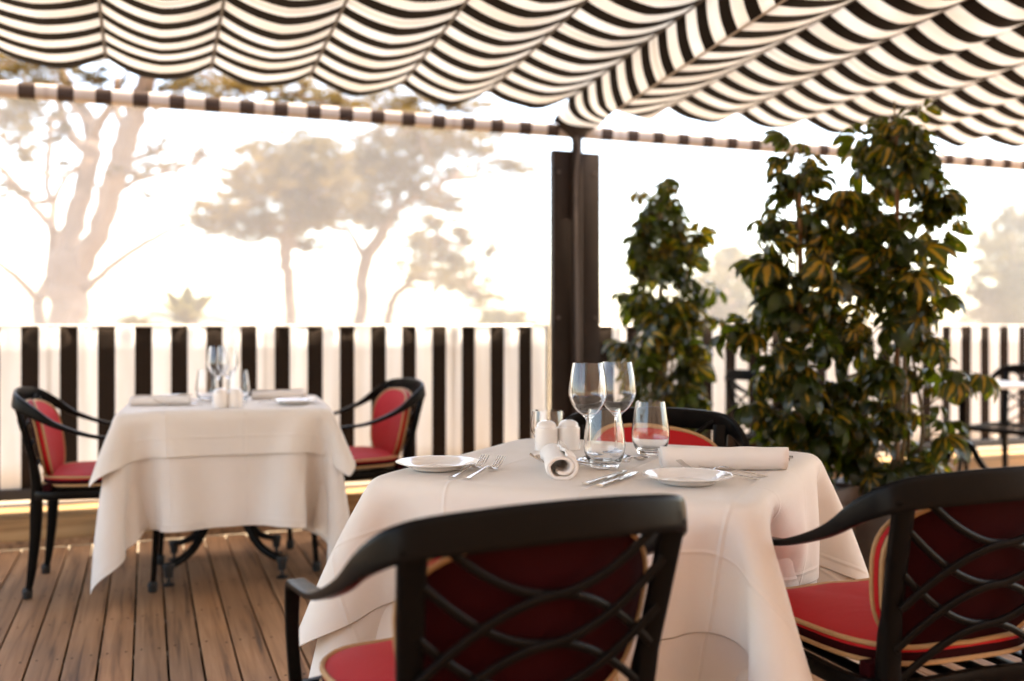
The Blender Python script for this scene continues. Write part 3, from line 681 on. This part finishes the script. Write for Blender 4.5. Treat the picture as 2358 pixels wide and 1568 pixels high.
def spoon_mesh():
    m = MB(); hp = spline([(0, 0, 0.003), (0.02, 0, 0.0045), (0.07, 0, 0.010), (0.105, 0, 0.013), (0.122, 0, 0.0085)], 5)
    m.sweep(hp, [(0.016 - 0.010 * min(1, i / 14), 0.003) for i in range(len(hp))], sides=8)
    def bw(u, v):
        a = 2 * math.pi * u; r = v; cx = 0.147
        rx = 0.030; ry = 0.0185 * (1 - 0.12 * math.cos(a))
        x = cx + rx * r * math.cos(a); y = ry * r * math.sin(a)
        return (x, y, 0.0015 + 0.0085 * r * r)
    m.grid(bw, 28, 6); m.grid(lambda u, v: tuple(np.array(bw(u, v)) + np.array([0, 0, -0.0012 * (1 - v ** 6)])), 28, 6)
    return m.mesh('spoon', M['steel'], ang=70)
FK, KN, SPN = fork_mesh(), knife_mesh(), spoon_mesh()
def cutlery(me, a, b, label, cat, group, dz=0.0, roll=0.0):
    pa = tabpt(*a); pb = tabpt(*b); o = link(cat, me); o.location = (pa[0], pa[1], TZ + dz); o.rotation_euler = (roll, 0, dirz(pa, pb)); return tag(o, label, cat, group)
cutlery(FK, (1040, 1101), (1150, 1062), 'steel fork with raised tines next to the bread plate rim', 'fork', 'dinner forks')
cutlery(FK, (1075, 1104), (1185, 1066), 'steel fork with raised tines, the one nearer the rolled napkin', 'fork', 'dinner forks')
cutlery(KN, (1348, 1118), (1440, 1090), 'steel dinner knife lying between the rolled napkin and its twin', 'knife', 'dinner knives')
cutlery(KN, (1380, 1122), (1475, 1090), 'steel dinner knife lying on the bread plate side of its twin', 'knife', 'dinner knives')
cutlery(SPN, (1530, 1048), (1452, 1069), 'steel dessert spoon with its bowl towards the tumblers', 'spoon', 'dessert cutlery', 0.001)
cutlery(FK, (1410, 1073), (1340, 1072), 'small dessert fork half hidden behind the tumbler in front of the wine glasses', 'fork', 'dessert cutlery')
cutlery(SPN, (1330, 1074), (1238, 1056), 'steel dessert spoon showing past the rolled napkin towards the shakers', 'spoon', 'dessert cutlery')
cutlery(FK, (1425, 1082), (1360, 1080), 'dessert fork lying by the base of the tumbler before the wine glasses', 'fork', 'dessert cutlery')
cutlery(FK, (1765, 1100), (1530, 1072), 'steel fork reaching from under the long napkin to the bread plate', 'fork', 'dinner forks')
cutlery(FK, (1745, 1106), (1510, 1080), 'steel fork lying alongside the bread plate by the long napkin', 'fork', 'dinner forks')
cutlery(KN, (1826, 1056), (1600, 1050), 'steel knife whose handle sticks out past the end of the long napkin', 'knife', 'dinner knives', 0.0)
cutlery(KN, (1818, 1062), (1600, 1056), 'second steel knife under the long napkin, handle beside its twin', 'knife', 'dinner knives', 0.0)
cutlery(FK, (1505, 1056), (1470, 1064), 'small fork crossing the handle of the dessert spoon', 'fork', 'dessert cutlery', 0.004)

def napkin_mesh(length, w_, h_, seed):
    rg = random.Random(seed); m = MB(); turns = 1.55; n = 80
    def sec(q):
        a = q * turns * 2 * math.pi; k = 0.50 + 0.50 * q
        x = w_ / 2 * k * math.cos(a - 2.2); z = h_ / 2 * k * math.sin(a - 2.2)
        z = z * (1.12 if z < 0 else 1.0)
        return x, max(z, -h_ / 2 * 0.93) + h_ / 2 * 0.95
    def fn(u, v):
        x, z = sec(u); y = (v - .5) * length
        wob = 0.0022 * math.sin(7 * v + 5 * u + seed) + 0.0015 * math.sin(19 * v + seed * 2)
        endl = 0.004 * math.sin(9 * u + seed) * abs(2 * v - 1) ** 6
        return (x + wob, y + endl * (1 if v > .5 else -1), max(0.0012, z + wob * 0.6))
    m.grid(fn, n, 16); return m.mesh('napkin', M['napkin'], ang=80)
def napkin(me, a, b, label, z=TZ):
    pa = tabpt(*a, z); pb = tabpt(*b, z); o = link('napkin', me); o.location = ((pa[0] + pb[0]) / 2, (pa[1] + pb[1]) / 2, z); o.rotation_euler = (0, 0, dirz(pa, pb) - math.pi / 2)
    solidify(o, 0.0075); return tag(o, label, 'napkin', 'rolled linen napkins')
ln = (Vector(tabpt(1272, 1056)) - Vector(tabpt(1303, 1118))).length
napkin(napkin_mesh(0.26, 0.074, 0.056, 1), (1303, 1119), (1266, 1054), 'rolled white napkin, open end showing its folds, between forks and knives')
napkin(napkin_mesh(0.305, 0.060, 0.052, 4), (1528, 1077), (1803, 1079), 'long rolled white napkin lying across the knife handles', TZ + 0.002)

# table for two by the windbreak
T2I = Matrix.Translation((T2C[0], T2C[1], 0)) @ Matrix.Rotation(T2R, 4, 'Z')
def t2(x, y): q = T2I @ Vector((x, y, TZ)); return (q.x, q.y, TZ)
lathe_obj('wine_glass', WINE, 32, M['glass'], t2(-0.035, 0.10), 'stemmed wine glass on the small table, the one nearer its shakers', 'wine glass', GW)
lathe_obj('wine_glass', WINE, 32, M['glass'], t2(0.005, 0.15), 'stemmed wine glass on the small table, the one nearer the windbreak', 'wine glass', GW)
lathe_obj('tumbler', TUM, 32, M['glass'], t2(-0.085, 0.14), 'low clear tumbler on the small table, between its wine glasses and front napkin', 'tumbler', GT)
lathe_obj('tumbler', TUM, 32, M['glass'], t2(0.055, 0.05), 'low clear tumbler on the small table, between its wine glasses and bread plate', 'tumbler', GT)
for xx in (-0.025, 0.037):
    pp_ = t2(xx, -0.27 + xx * .1); shaker(pp_, 'white china shaker on the small table, ' + ('the one nearer the fork and napkin' if xx < 0 else 'the one nearer the bread plate'))
NS = napkin_mesh(0.25, 0.062, 0.046, 9)
def nap2(x, y, rz, label):
    o = link('napkin', NS); o.location = t2(x, y); o.rotation_euler = (0, 0, T2R + rz); solidify(o, 0.0016); tag(o, label, 'napkin', 'rolled linen napkins')
nap2(-0.275, -0.07, R(86), 'rolled white napkin on the small table, beside the armchair by the cloth\'s long corner')
nap2(0.24, 0.16, R(94), 'rolled white napkin behind the bread plate on the small table')
lathe_obj('bread_plate', PLATE, 36, M['china'], t2(0.29, -0.16), 'white bread plate on the small table, before its rolled napkin', 'plate', GPL)
lathe_obj('bread_plate', PLATE, 36, M['china'], t2(-0.25, 0.26), 'white bread plate at the windbreak side of the small table', 'plate', GPL)
for k, (x, y, a, me, cat, lb) in enumerate([(-0.10, -0.13, 170, FK, 'fork', 'fork on the small table between rolled napkin and shakers'), (-0.12, -0.06, 165, KN, 'knife', 'knife on the small table between rolled napkin and tumbler'), (0.14, -0.05, 10, FK, 'fork', 'fork on the small table between shakers and bread plate')]):
    o = link(cat, me); o.location = t2(x, y); o.rotation_euler = (0, 0, T2R + R(a)); tag(o, lb, cat, 'cutlery on the small table')

# ------------------------------------------------------------------ potted variegated plants
def leaf_variant(seed):
    rg = random.Random(seed); m = MB(); uv = []
    pet = rg.uniform(0.07, 0.12)
    pp_ = spline([(0, 0, 0), (pet * 0.5, 0, pet * 0.22), (pet, 0, pet * 0.18)], 3)
    n0 = len(m.v); m.sweep(pp_, [0.0018] * len(pp_), sides=5); uv += [(0.9, 0.9)] * (len(m.v) - n0)
    tip = Vector((pet, 0, pet * 0.18)); nl = rg.randint(6, 9); tilt = rg.uniform(0.1, 0.9)
    for k in range(nl):
        az = 2 * math.pi * (k + rg.uniform(-.2, .2)) / nl; L_ = rg.uniform(0.095, 0.135) * (0.85 + 0.2 * math.cos(az)); W_ = L_ * rg.uniform(0.21, 0.28)
        droop = rg.uniform(0.55, 1.35) + tilt * 0.35 * (1 - math.cos(az)); ca, sa = math.cos(az), math.sin(az)
        vs_ = []; fs = []; N = 7
        for i in range(N + 1):
            t_ = i / N; wv = W_ * 1.5 * ((t_ + 0.02) ** 0.75) * max(0, 1 - t_ ** 4) ** 0.6
            if i == N: wv = W_ * 0.10
            ang = droop * (0.45 + 0.65 * t_) - 0.45
            d = 0.012 + L_ * t_; rr = d * math.cos(ang); zz = -d * math.sin(ang)
            for q in (-1, 0, 1):
                lx = rr; ly = q * wv; lz = zz + (abs(q) * wv * 0.35)
                vs_.append(tip + Vector((lx * ca - ly * sa, lx * sa + ly * ca, lz))); uv.append((q, t_))
        for i in range(N):
            for j in range(2): fs.append((i * 3 + j, i * 3 + j + 1, i * 3 + j + 4, i * 3 + j + 3))
        m.add(vs_, fs)
    m.uv = uv; return m.mesh('leaf', M['leaf'], ang=80)
LEAVES = [leaf_variant(100 + i) for i in range(12)]
def plant(loc, height, rad, nleaf, label, seed, pot_w=0.40, pot_h=0.42, stakes=((0, 0),), lean=(0, 0), strays=()):
    rg = random.Random(seed)
    t = thing('potted_plant', (loc[0], loc[1], 0), rg.uniform(0, 0.4), label, 'potted plant', 'tall variegated potted plants')
    pw = pot_w / 2
    mb = MB()
    for (a, z, r2) in ((1.0, 0, 0),): pass
    sec = [(0.0, 0.0), (pw * 0.86, 0.0), (pw * 0.97, pot_h - 0.05), (pw * 1.05, pot_h - 0.048), (pw * 1.06, pot_h), (pw * 0.94, pot_h), (pw * 0.92, pot_h - 0.06)]
    vs_ = []; fs = []
    for (r_, z_) in sec:
        for (a_, b_) in outline(max(r_, 1e-4), max(r_, 1e-4), 32, 7): vs_.append((a_, b_, z_))
    for i in range(len(sec) - 1):
        for k in range(32): fs.append((i * 32 + k, i * 32 + (k + 1) % 32, (i + 1) * 32 + (k + 1) % 32, (i + 1) * 32 + k))
    mb.add(vs_, fs).build('planter', M['pot'], t, ang=35)
    MB().grid(lambda u, v: ((u - .5) * pot_w * 0.93, (v - .5) * pot_w * 0.93, pot_h - 0.05 + 0.006 * math.sin(u * 23) * math.sin(v * 19)), 12, 12).build('soil', M['soil'], t)
    stems = []
    for k in range(5):
        a = rg.uniform(0, 6.28); r0 = 0.05 + 0.03 * k / 5
        pts = [(r0 * math.cos(a), r0 * math.sin(a), pot_h - 0.06)]
        nseg = 6; top_h = height * rg.uniform(0.80, 1.0) if k else height
        for i in range(1, nseg + 1):
            q = i / nseg; rr = rad * (0.25 + 0.3 * math.sin(q * 3.0 + k)) * (1 - 0.6 * q ** 3)
            pts.append((rr * math.cos(a + q * 1.2) + lean[0] * q, rr * math.sin(a + q * 1.2) + lean[1] * q, pot_h + (top_h - pot_h) * q))
        sp_ = spline(pts, 5); stems.append(sp_)
        MB().sweep(sp_, [0.009 - 0.006 * i / (len(sp_) - 1) for i in range(len(sp_))], up=(0, 1, 0), sides=7).build('stem', M['stem'], t)
    for (sx, sy) in stakes:
        MB().sweep([(sx, sy, pot_h - 0.06), (sx + lean[0] * .5, sy + lean[1] * .5, height * 0.93)], [0.011, 0.010], up=(0, 1, 0), sides=9).build('cane_stake', M['stake'], t)
    ntw = nleaf // 7
    for i in range(ntw):
        q = (i + rg.random()) / ntw; z = pot_h + 0.02 + (height - pot_h - 0.03) * (q ** 0.95); fz = (z - pot_h) / (height - pot_h)
        prof = rad * (0.82 + 0.30 * math.sin(fz * 2.6 + 0.3)) * (1.0 if fz < 0.66 else max(0.25, 1 - ((fz - 0.66) / 0.44) ** 1.7))
        a = i * 2.4 + rg.uniform(-0.9, 0.9); rr = max(0.01, prof * rg.uniform(0.45, 1.0) - 0.05)
        if rg.random() < 0.12: rr += rg.uniform(0.03, 0.09)
        tip = Vector((rr * math.cos(a), rr * math.sin(a), z)); root = Vector((rr * 0.25 * math.cos(a + .5), rr * 0.25 * math.sin(a + .5), max(pot_h - 0.05, z - rg.uniform(0.08, 0.2))))
        tw_ = spline([root, (root + tip) / 2 + Vector((rg.gauss(0, .012), rg.gauss(0, .012), -0.015)), tip], 3)
        MB().sweep(tw_, [0.0042 - 0.0004 * k for k in range(len(tw_))], up=(0.3, 1, 0), sides=5).build('twig', M['stem'], t)
        for k in range(rg.randint(6, 9) if fz < 0.85 else rg.randint(4, 6)):
            u = rg.uniform(0.35, 1.0); o = link('leaf', LEAVES[rg.randrange(12)], t)
            o.location = root.lerp(tip, u) + Vector((rg.gauss(0, .012), rg.gauss(0, .012), rg.gauss(0, .02)))
            sc_ = rg.choice((0.55, 0.72, 0.85, 1.0)) * rg.uniform(0.9, 1.08) * (0.75 if fz > 0.9 else 1); o.scale = (sc_, sc_, sc_)
            o.rotation_euler = (rg.gauss(0, 0.45), rg.gauss(0.1, 0.45), a + rg.gauss(0, 1.0))
    return t
p = at_d(1523, 750, 5.45); plant(p, 1.93, 0.235, 285, 'shorter bushy variegated plant in a pot beside the dark post', 21, 0.42, 0.46)
p = at_d(1842, 750, 4.25); plant(p, 1.86, 0.205, 280, 'tall variegated plant with bare airy top, between its shorter and taller neighbours', 22, 0.40, 0.42)
p = at_d(2066, 750, 4.30); plant(p, 2.09, 0.232, 290, 'tallest variegated plant, its top reaching up to the awning hem', 23, 0.42, 0.42)

# ------------------------------------------------------------------ trees beyond the windbreak
def limb(mb, px, d, dd=0.0):
    pts = []; rs = []
    for k, (x, y, wd) in enumerate(px):
        q = k / max(1, len(px) - 1); dp = d + dd * q
        pts.append(at_d(x, y, dp)); rs.append(max((wd * 1.06 + 5) / 2 / FPX * dp, 0.004))
    pts_ = spline(pts, 4); rs_ = np.interp(np.linspace(0, len(px) - 1, len(pts_)), np.arange(len(px)), rs)
    pts_ = [p_ + rng.normal(0, 0.12 * r_, 3) for p_, r_ in zip(pts_, rs_)]
    mb.sweep(pts_, [float(r_) for r_ in rs_], up=(0.2, 1, 0.1), sides=9)
def crown_mesh(clumps, d, size, density, depth=1.0, flat=1.0):
    """clumps (px, py, rx, ry): sprays of needle-sized faces spread through each clump's volume; returns mesh builder and spray centres"""
    V = []; sprays = []
    rt, fw, up_ = np.array(RT), np.array(FW), np.array([0, 0, 1.0])
    for (x, y, rx, ry) in clumps:
        c = np.array(at_d(x, y, d + rng.uniform(-1, 1) * depth)); RX_, RZ_ = rx / FPX * d, ry / FPX * d
        n = max(30, int(density * (rx * ry) / 400)); nt_ = max(5, n // 26)
        tc = rng.normal(0, 0.55, (nt_, 3)); w_ = rng.random(nt_) ** 2 + 0.05
        k = rng.choice(nt_, n, p=w_ / w_.sum()); sprd = rng.uniform(0.05, 0.15, nt_)[k][:, None] * np.array([1.25, 1.25, 0.8])
        tt = tc[k] + rng.normal(0, 1, (n, 3)) * sprd
        P = c + rt * (tt[:, :1] * RX_) + fw * (tt[:, 1:2] * RX_ * 0.8) + up_ * (tt[:, 2:] * RZ_)
        a = rng.normal(0, 1, (n, 3)); a[:, 2] += 0.3; a /= np.linalg.norm(a, axis=1, keepdims=True)
        b = np.cross(a, rng.normal(0, 1, (n, 3))); b /= np.linalg.norm(b, axis=1, keepdims=True) + 1e-9
        L_ = size * rng.uniform(0.5, 1.5, (n, 1)); W_ = L_ * 0.22
        V.append(np.stack([P - a * L_, P + b * W_, P + a * L_, P - b * W_], 1).reshape(-1, 3))
        sp3 = c + rt * (tc[:, :1] * RX_) + fw * (tc[:, 1:2] * RX_ * 0.8) + up_ * (tc[:, 2:] * RZ_); sprays.append((c, sp3[:9]))
    V = np.concatenate(V); mb = MB(); mb.v = [tuple(q) for q in V.tolist()]; mb.f = [(i, i + 1, i + 2, i + 3) for i in range(0, len(V), 4)]
    return mb, sprays
def tree(name, limbs, clumps, d, label, size, dens, m, dd=0.0, depth=1.0, group='trees beyond the terrace', stuffy=True):
    base = at_d(limbs[0][0][0], 750, d); t = thing(name, (base.x, base.y, -0.35), 0, label, 'tree', group); inv = Matrix.Translation(-Vector(t.location))
    mb = MB()
    for k, lb in enumerate(limbs): limb(mb, lb, d, dd * (0 if k == 0 else (1 if k % 2 else -1)))
    nodes = np.array(mb.v)
    cm, sprays = crown_mesh(clumps, d, size * 0.62, dens * 1.2, depth)
    for c, ps in sprays:
        j = nodes[np.argmin(((nodes - c) ** 2).sum(1))]; mid = (j + c) / 2 + rng.normal(0, 0.06 * d / 15, 3) - np.array([0, 0, 0.01 * d])
        mb.sweep(spline([j, mid, c], 4), [0.0024 * d * (1 - 0.07 * q) for q in range(9)], sides=5)
        for q in ps: mb.sweep(spline([c, (c + q) / 2 + rng.normal(0, 0.003 * d, 3), q], 2), [0.0012 * d] * 5, sides=4)
    o = mb.build('trunk', M['bark'], t); o.matrix_parent_inverse = inv
    o = cm.build('crown', m, t, smooth=False); o.matrix_parent_inverse = inv
    return t
def base_y(d): return 750 + (EYE + 0.36) / d * FPX
D1 = 15.0
tree('pine_tree', [
    [(168, base_y(D1), 96), (166, 780, 80), (164, 700, 74), (162, 650, 78), (164, 600, 74)],
    [(150, 630, 50), (164, 540, 42), (188, 455, 38), (206, 380, 36), (215, 330, 34), (205, 280, 28), (175, 225, 20), (140, 160, 14), (120, 90, 8)],
    [(186, 620, 46), (225, 540, 42), (255, 450, 44), (278, 370, 46), (296, 300, 44), (322, 235, 38), (348, 165, 32), (372, 100, 24), (400, 20, 12)],
    [(210, 350, 26), (175, 325, 20), (150, 290, 16), (138, 240, 14), (120, 190, 9)],
    [(214, 310, 20), (240, 268, 16), (262, 230, 12), (270, 180, 8)],
    [(300, 300, 22), (275, 270, 16), (262, 235, 12)],
    [(196, 668, 14), (250, 618, 11), (320, 568, 9), (390, 530, 7), (430, 514, 4)],
    [(96, base_y(D1) - 10, 26), (94, 760, 22), (90, 690, 20), (112, 648, 18), (122, 600, 18), (122, 522, 18), (100, 500, 13), (55, 445, 11), (10, 395, 10), (-40, 350, 6)],
    [(90, 690, 14), (68, 668, 12), (35, 635, 10), (-10, 600, 6)],
    [(122, 530, 14), (124, 470, 11), (108, 430, 9), (114, 350, 9), (118, 270, 6)],
    [(126, 460, 8), (150, 410, 6), (185, 380, 4)],
    [(280, 380, 12), (340, 355, 8), (400, 345, 5), (470, 350, 3)],
    [(265, 440, 12), (330, 410, 8), (400, 392, 5), (455, 370, 3)],
], [(20, 270, 80, 50), (75, 245, 60, 45), (15, 150, 110, 70), (100, 130, 80, 60), (45, 330, 50, 45), (20, 430, 25, 20), (130, 300, 40, 30), (60, 445, 24, 12),
    (355, 345, 45, 22), (380, 380, 60, 16), (310, 395, 55, 14), (460, 360, 45, 18), (330, 445, 35, 12), (430, 190, 90, 40), (540, 200, 100, 40), (650, 215, 80, 35),
    (300, 60, 160, 60), (480, 110, 140, 60), (220, 180, 60, 30), (150, 380, 35, 12), (360, 220, 40, 18), (-60, 200, 90, 90)],
    D1, 'great pine with a forked thick trunk and bare winding side branches', 0.075, 150, M['pine'], 1.2, 1.2)
tree('pine_tree', [[(668, base_y(30), 30), (668, 745, 22), (664, 640, 22), (656, 590, 26), (664, 540, 30), (668, 480, 22), (650, 400, 14)],
                   [(662, 560, 14), (610, 520, 9), (540, 500, 6)], [(664, 540, 14), (700, 490, 9), (730, 440, 6)]],
     [(520, 505, 75, 38), (600, 520, 75, 34), (680, 500, 70, 40), (560, 450, 60, 40), (640, 430, 80, 50), (620, 370, 60, 40), (690, 380, 60, 50), (590, 340, 50, 22), (480, 520, 40, 18), (720, 450, 50, 40), (560, 400, 40, 25), (720, 330, 50, 30), (750, 400, 70, 50), (770, 480, 50, 30), (470, 470, 40, 16), (700, 560, 60, 18)],
     30.0, 'round-crowned pine on one slim straight trunk', 0.13, 420, M['pine'], 0.8, 1.5)
tree('pine_tree', [[(822, base_y(33), 30), (828, 745, 24), (836, 690, 24), (830, 645, 26), (846, 590, 28), (880, 540, 26), (905, 480, 20), (930, 400, 12)],
                   [(842, 600, 14), (820, 560, 10), (800, 520, 7)], [(896, 500, 14), (960, 450, 9), (1040, 410, 5)]],
     [(800, 470, 60, 40), (850, 420, 70, 50), (830, 350, 70, 45), (920, 380, 70, 45), (990, 340, 80, 35), (1060, 320, 60, 26), (960, 440, 55, 30), (1030, 400, 50, 18), (780, 400, 40, 30), (1110, 345, 50, 18), (900, 320, 60, 22), (770, 230, 80, 30), (930, 240, 90, 30), (1050, 235, 70, 26), (1170, 380, 70, 22), (1010, 470, 70, 26), (880, 500, 60, 26), (1160, 300, 60, 22), (740, 500, 50, 26), (960, 290, 90, 22)],
     33.0, 'leaning pine with a kinked slender trunk and wide open crown', 0.14, 400, M['pine'], 0.8, 1.5)
tree('pine_tree', [[(890, base_y(28), 20), (893, 745, 15), (905, 690, 14), (945, 645, 12), (985, 590, 10), (1010, 540, 8)], [(945, 645, 10), (1010, 640, 7), (1090, 650, 5)]],
     [(985, 560, 60, 38), (1040, 600, 60, 34), (1010, 640, 60, 26), (1085, 650, 50, 30), (1060, 550, 40, 26), (960, 610, 40, 24), (1110, 690, 36, 20), (1130, 575, 20, 14), (1000, 510, 40, 22)],
     28.0, 'low drooping pine with foliage hanging near the windbreak top', 0.12, 400, M['pine'], 0.6, 1.2)
tree('garden_tree', [[(1680, base_y(40), 24), (1682, 760, 20), (1690, 690, 16), (1700, 640, 10)]],
     [(1690, 600, 60, 40), (1660, 660, 60, 40), (1720, 650, 60, 50), (1690, 715, 70, 40), (1640, 710, 40, 30)], 40.0, 'bushy garden tree seen between the two stands of potted plants', 0.17, 420, M['shrub'], 0.5, 2)
tree('garden_tree', [[(2320, base_y(36), 34), (2322, 760, 28), (2330, 680, 22), (2335, 600, 14)]],
     [(2300, 560, 60, 50), (2350, 510, 60, 50), (2330, 620, 80, 50), (2290, 680, 60, 50), (2370, 680, 60, 60), (2330, 730, 90, 30), (2400, 600, 60, 60)], 36.0, 'full garden tree beyond the tallest potted plant and small white table', 0.16, 420, M['shrub'], 0.5, 2)
def bush(x, y, rx, ry, d, label):
    c = [(x + rng.uniform(-.6, .6) * rx, y + rng.uniform(-.3, .6) * ry, rx * .6, ry * .6) for _ in range(7)] + [(x, y + ry * 1.5, rx, ry * 2)]
    base = at_d(x, 750, d); t = thing('garden_shrub', (base.x, base.y, -0.35), 0, label, 'shrub', 'trees beyond the terrace'); inv = Matrix.Translation(-Vector(t.location))
    mb = MB(); limb(mb, [(x, base_y(d), 14), (x + 3, (base_y(d) + y) / 2, 9), (x, y, 4)], d); o = mb.build('trunk', M['bark'], t); o.matrix_parent_inverse = inv
    o = crown_mesh(c, d, 0.08, 320, 0.6)[0].build('crown', M['shrub'], t, smooth=False); o.matrix_parent_inverse = inv
bush(312, 742, 40, 14, 24, 'low rounded shrub peeping over the windbreak beside the palm')
bush(1150, 728, 60, 26, 26, 'low spreading shrub peeping over the windbreak near the drooping pine')
pb = at_d(432, 750, 22.0); pt = thing('palm_tree', (pb.x, pb.y, -0.35), 0, 'short palm with a spray of stiff fronds above the windbreak', 'tree', 'trees beyond the terrace'); inv = Matrix.Translation(-Vector(pt.location))
mb = MB(); limb(mb, [(432, base_y(22), 60), (432, 800, 50), (432, 750, 44)], 22.0); o = mb.build('trunk', M['bark'], pt); o.matrix_parent_inverse = inv
cp = at_d(432, 748, 22.0)
for k in range(24):
    a = k * 2.4 + rng.uniform(-.3, .3); e = rng.uniform(0.2, 1.35); L_ = rng.uniform(1.0, 1.3); mb = MB()
    dr = Vector((math.cos(a) * math.cos(e), math.sin(a) * math.cos(e), math.sin(e))); sdv = dr.cross(Vector((0, 0, 1))).normalized(); cen = []
    for i in range(12):
        q = i / 11; cen.append(cp + dr * L_ * q + Vector((0, 0, -0.35 * q * q * L_ * math.cos(e))))
    mb.sweep(cen, [0.018 - 0.014 * i / 11 for i in range(12)], sides=5)
    for i in range(2, 12):
        for s_ in (-1, 1):
            c0 = cen[i]; ll = 0.30 * math.sin(math.pi * (i / 11) ** .7 * .9 + .2); tipp = c0 + sdv * s_ * ll * 0.7 + dr * ll * 0.8 + Vector((0, 0, -0.04))
            mb.add([c0 - dr * 0.09, c0 + dr * 0.09, tipp], [(0, 1, 2)])
    o = mb.build('frond', M['palm'], pt, smooth=False); o.matrix_parent_inverse = inv
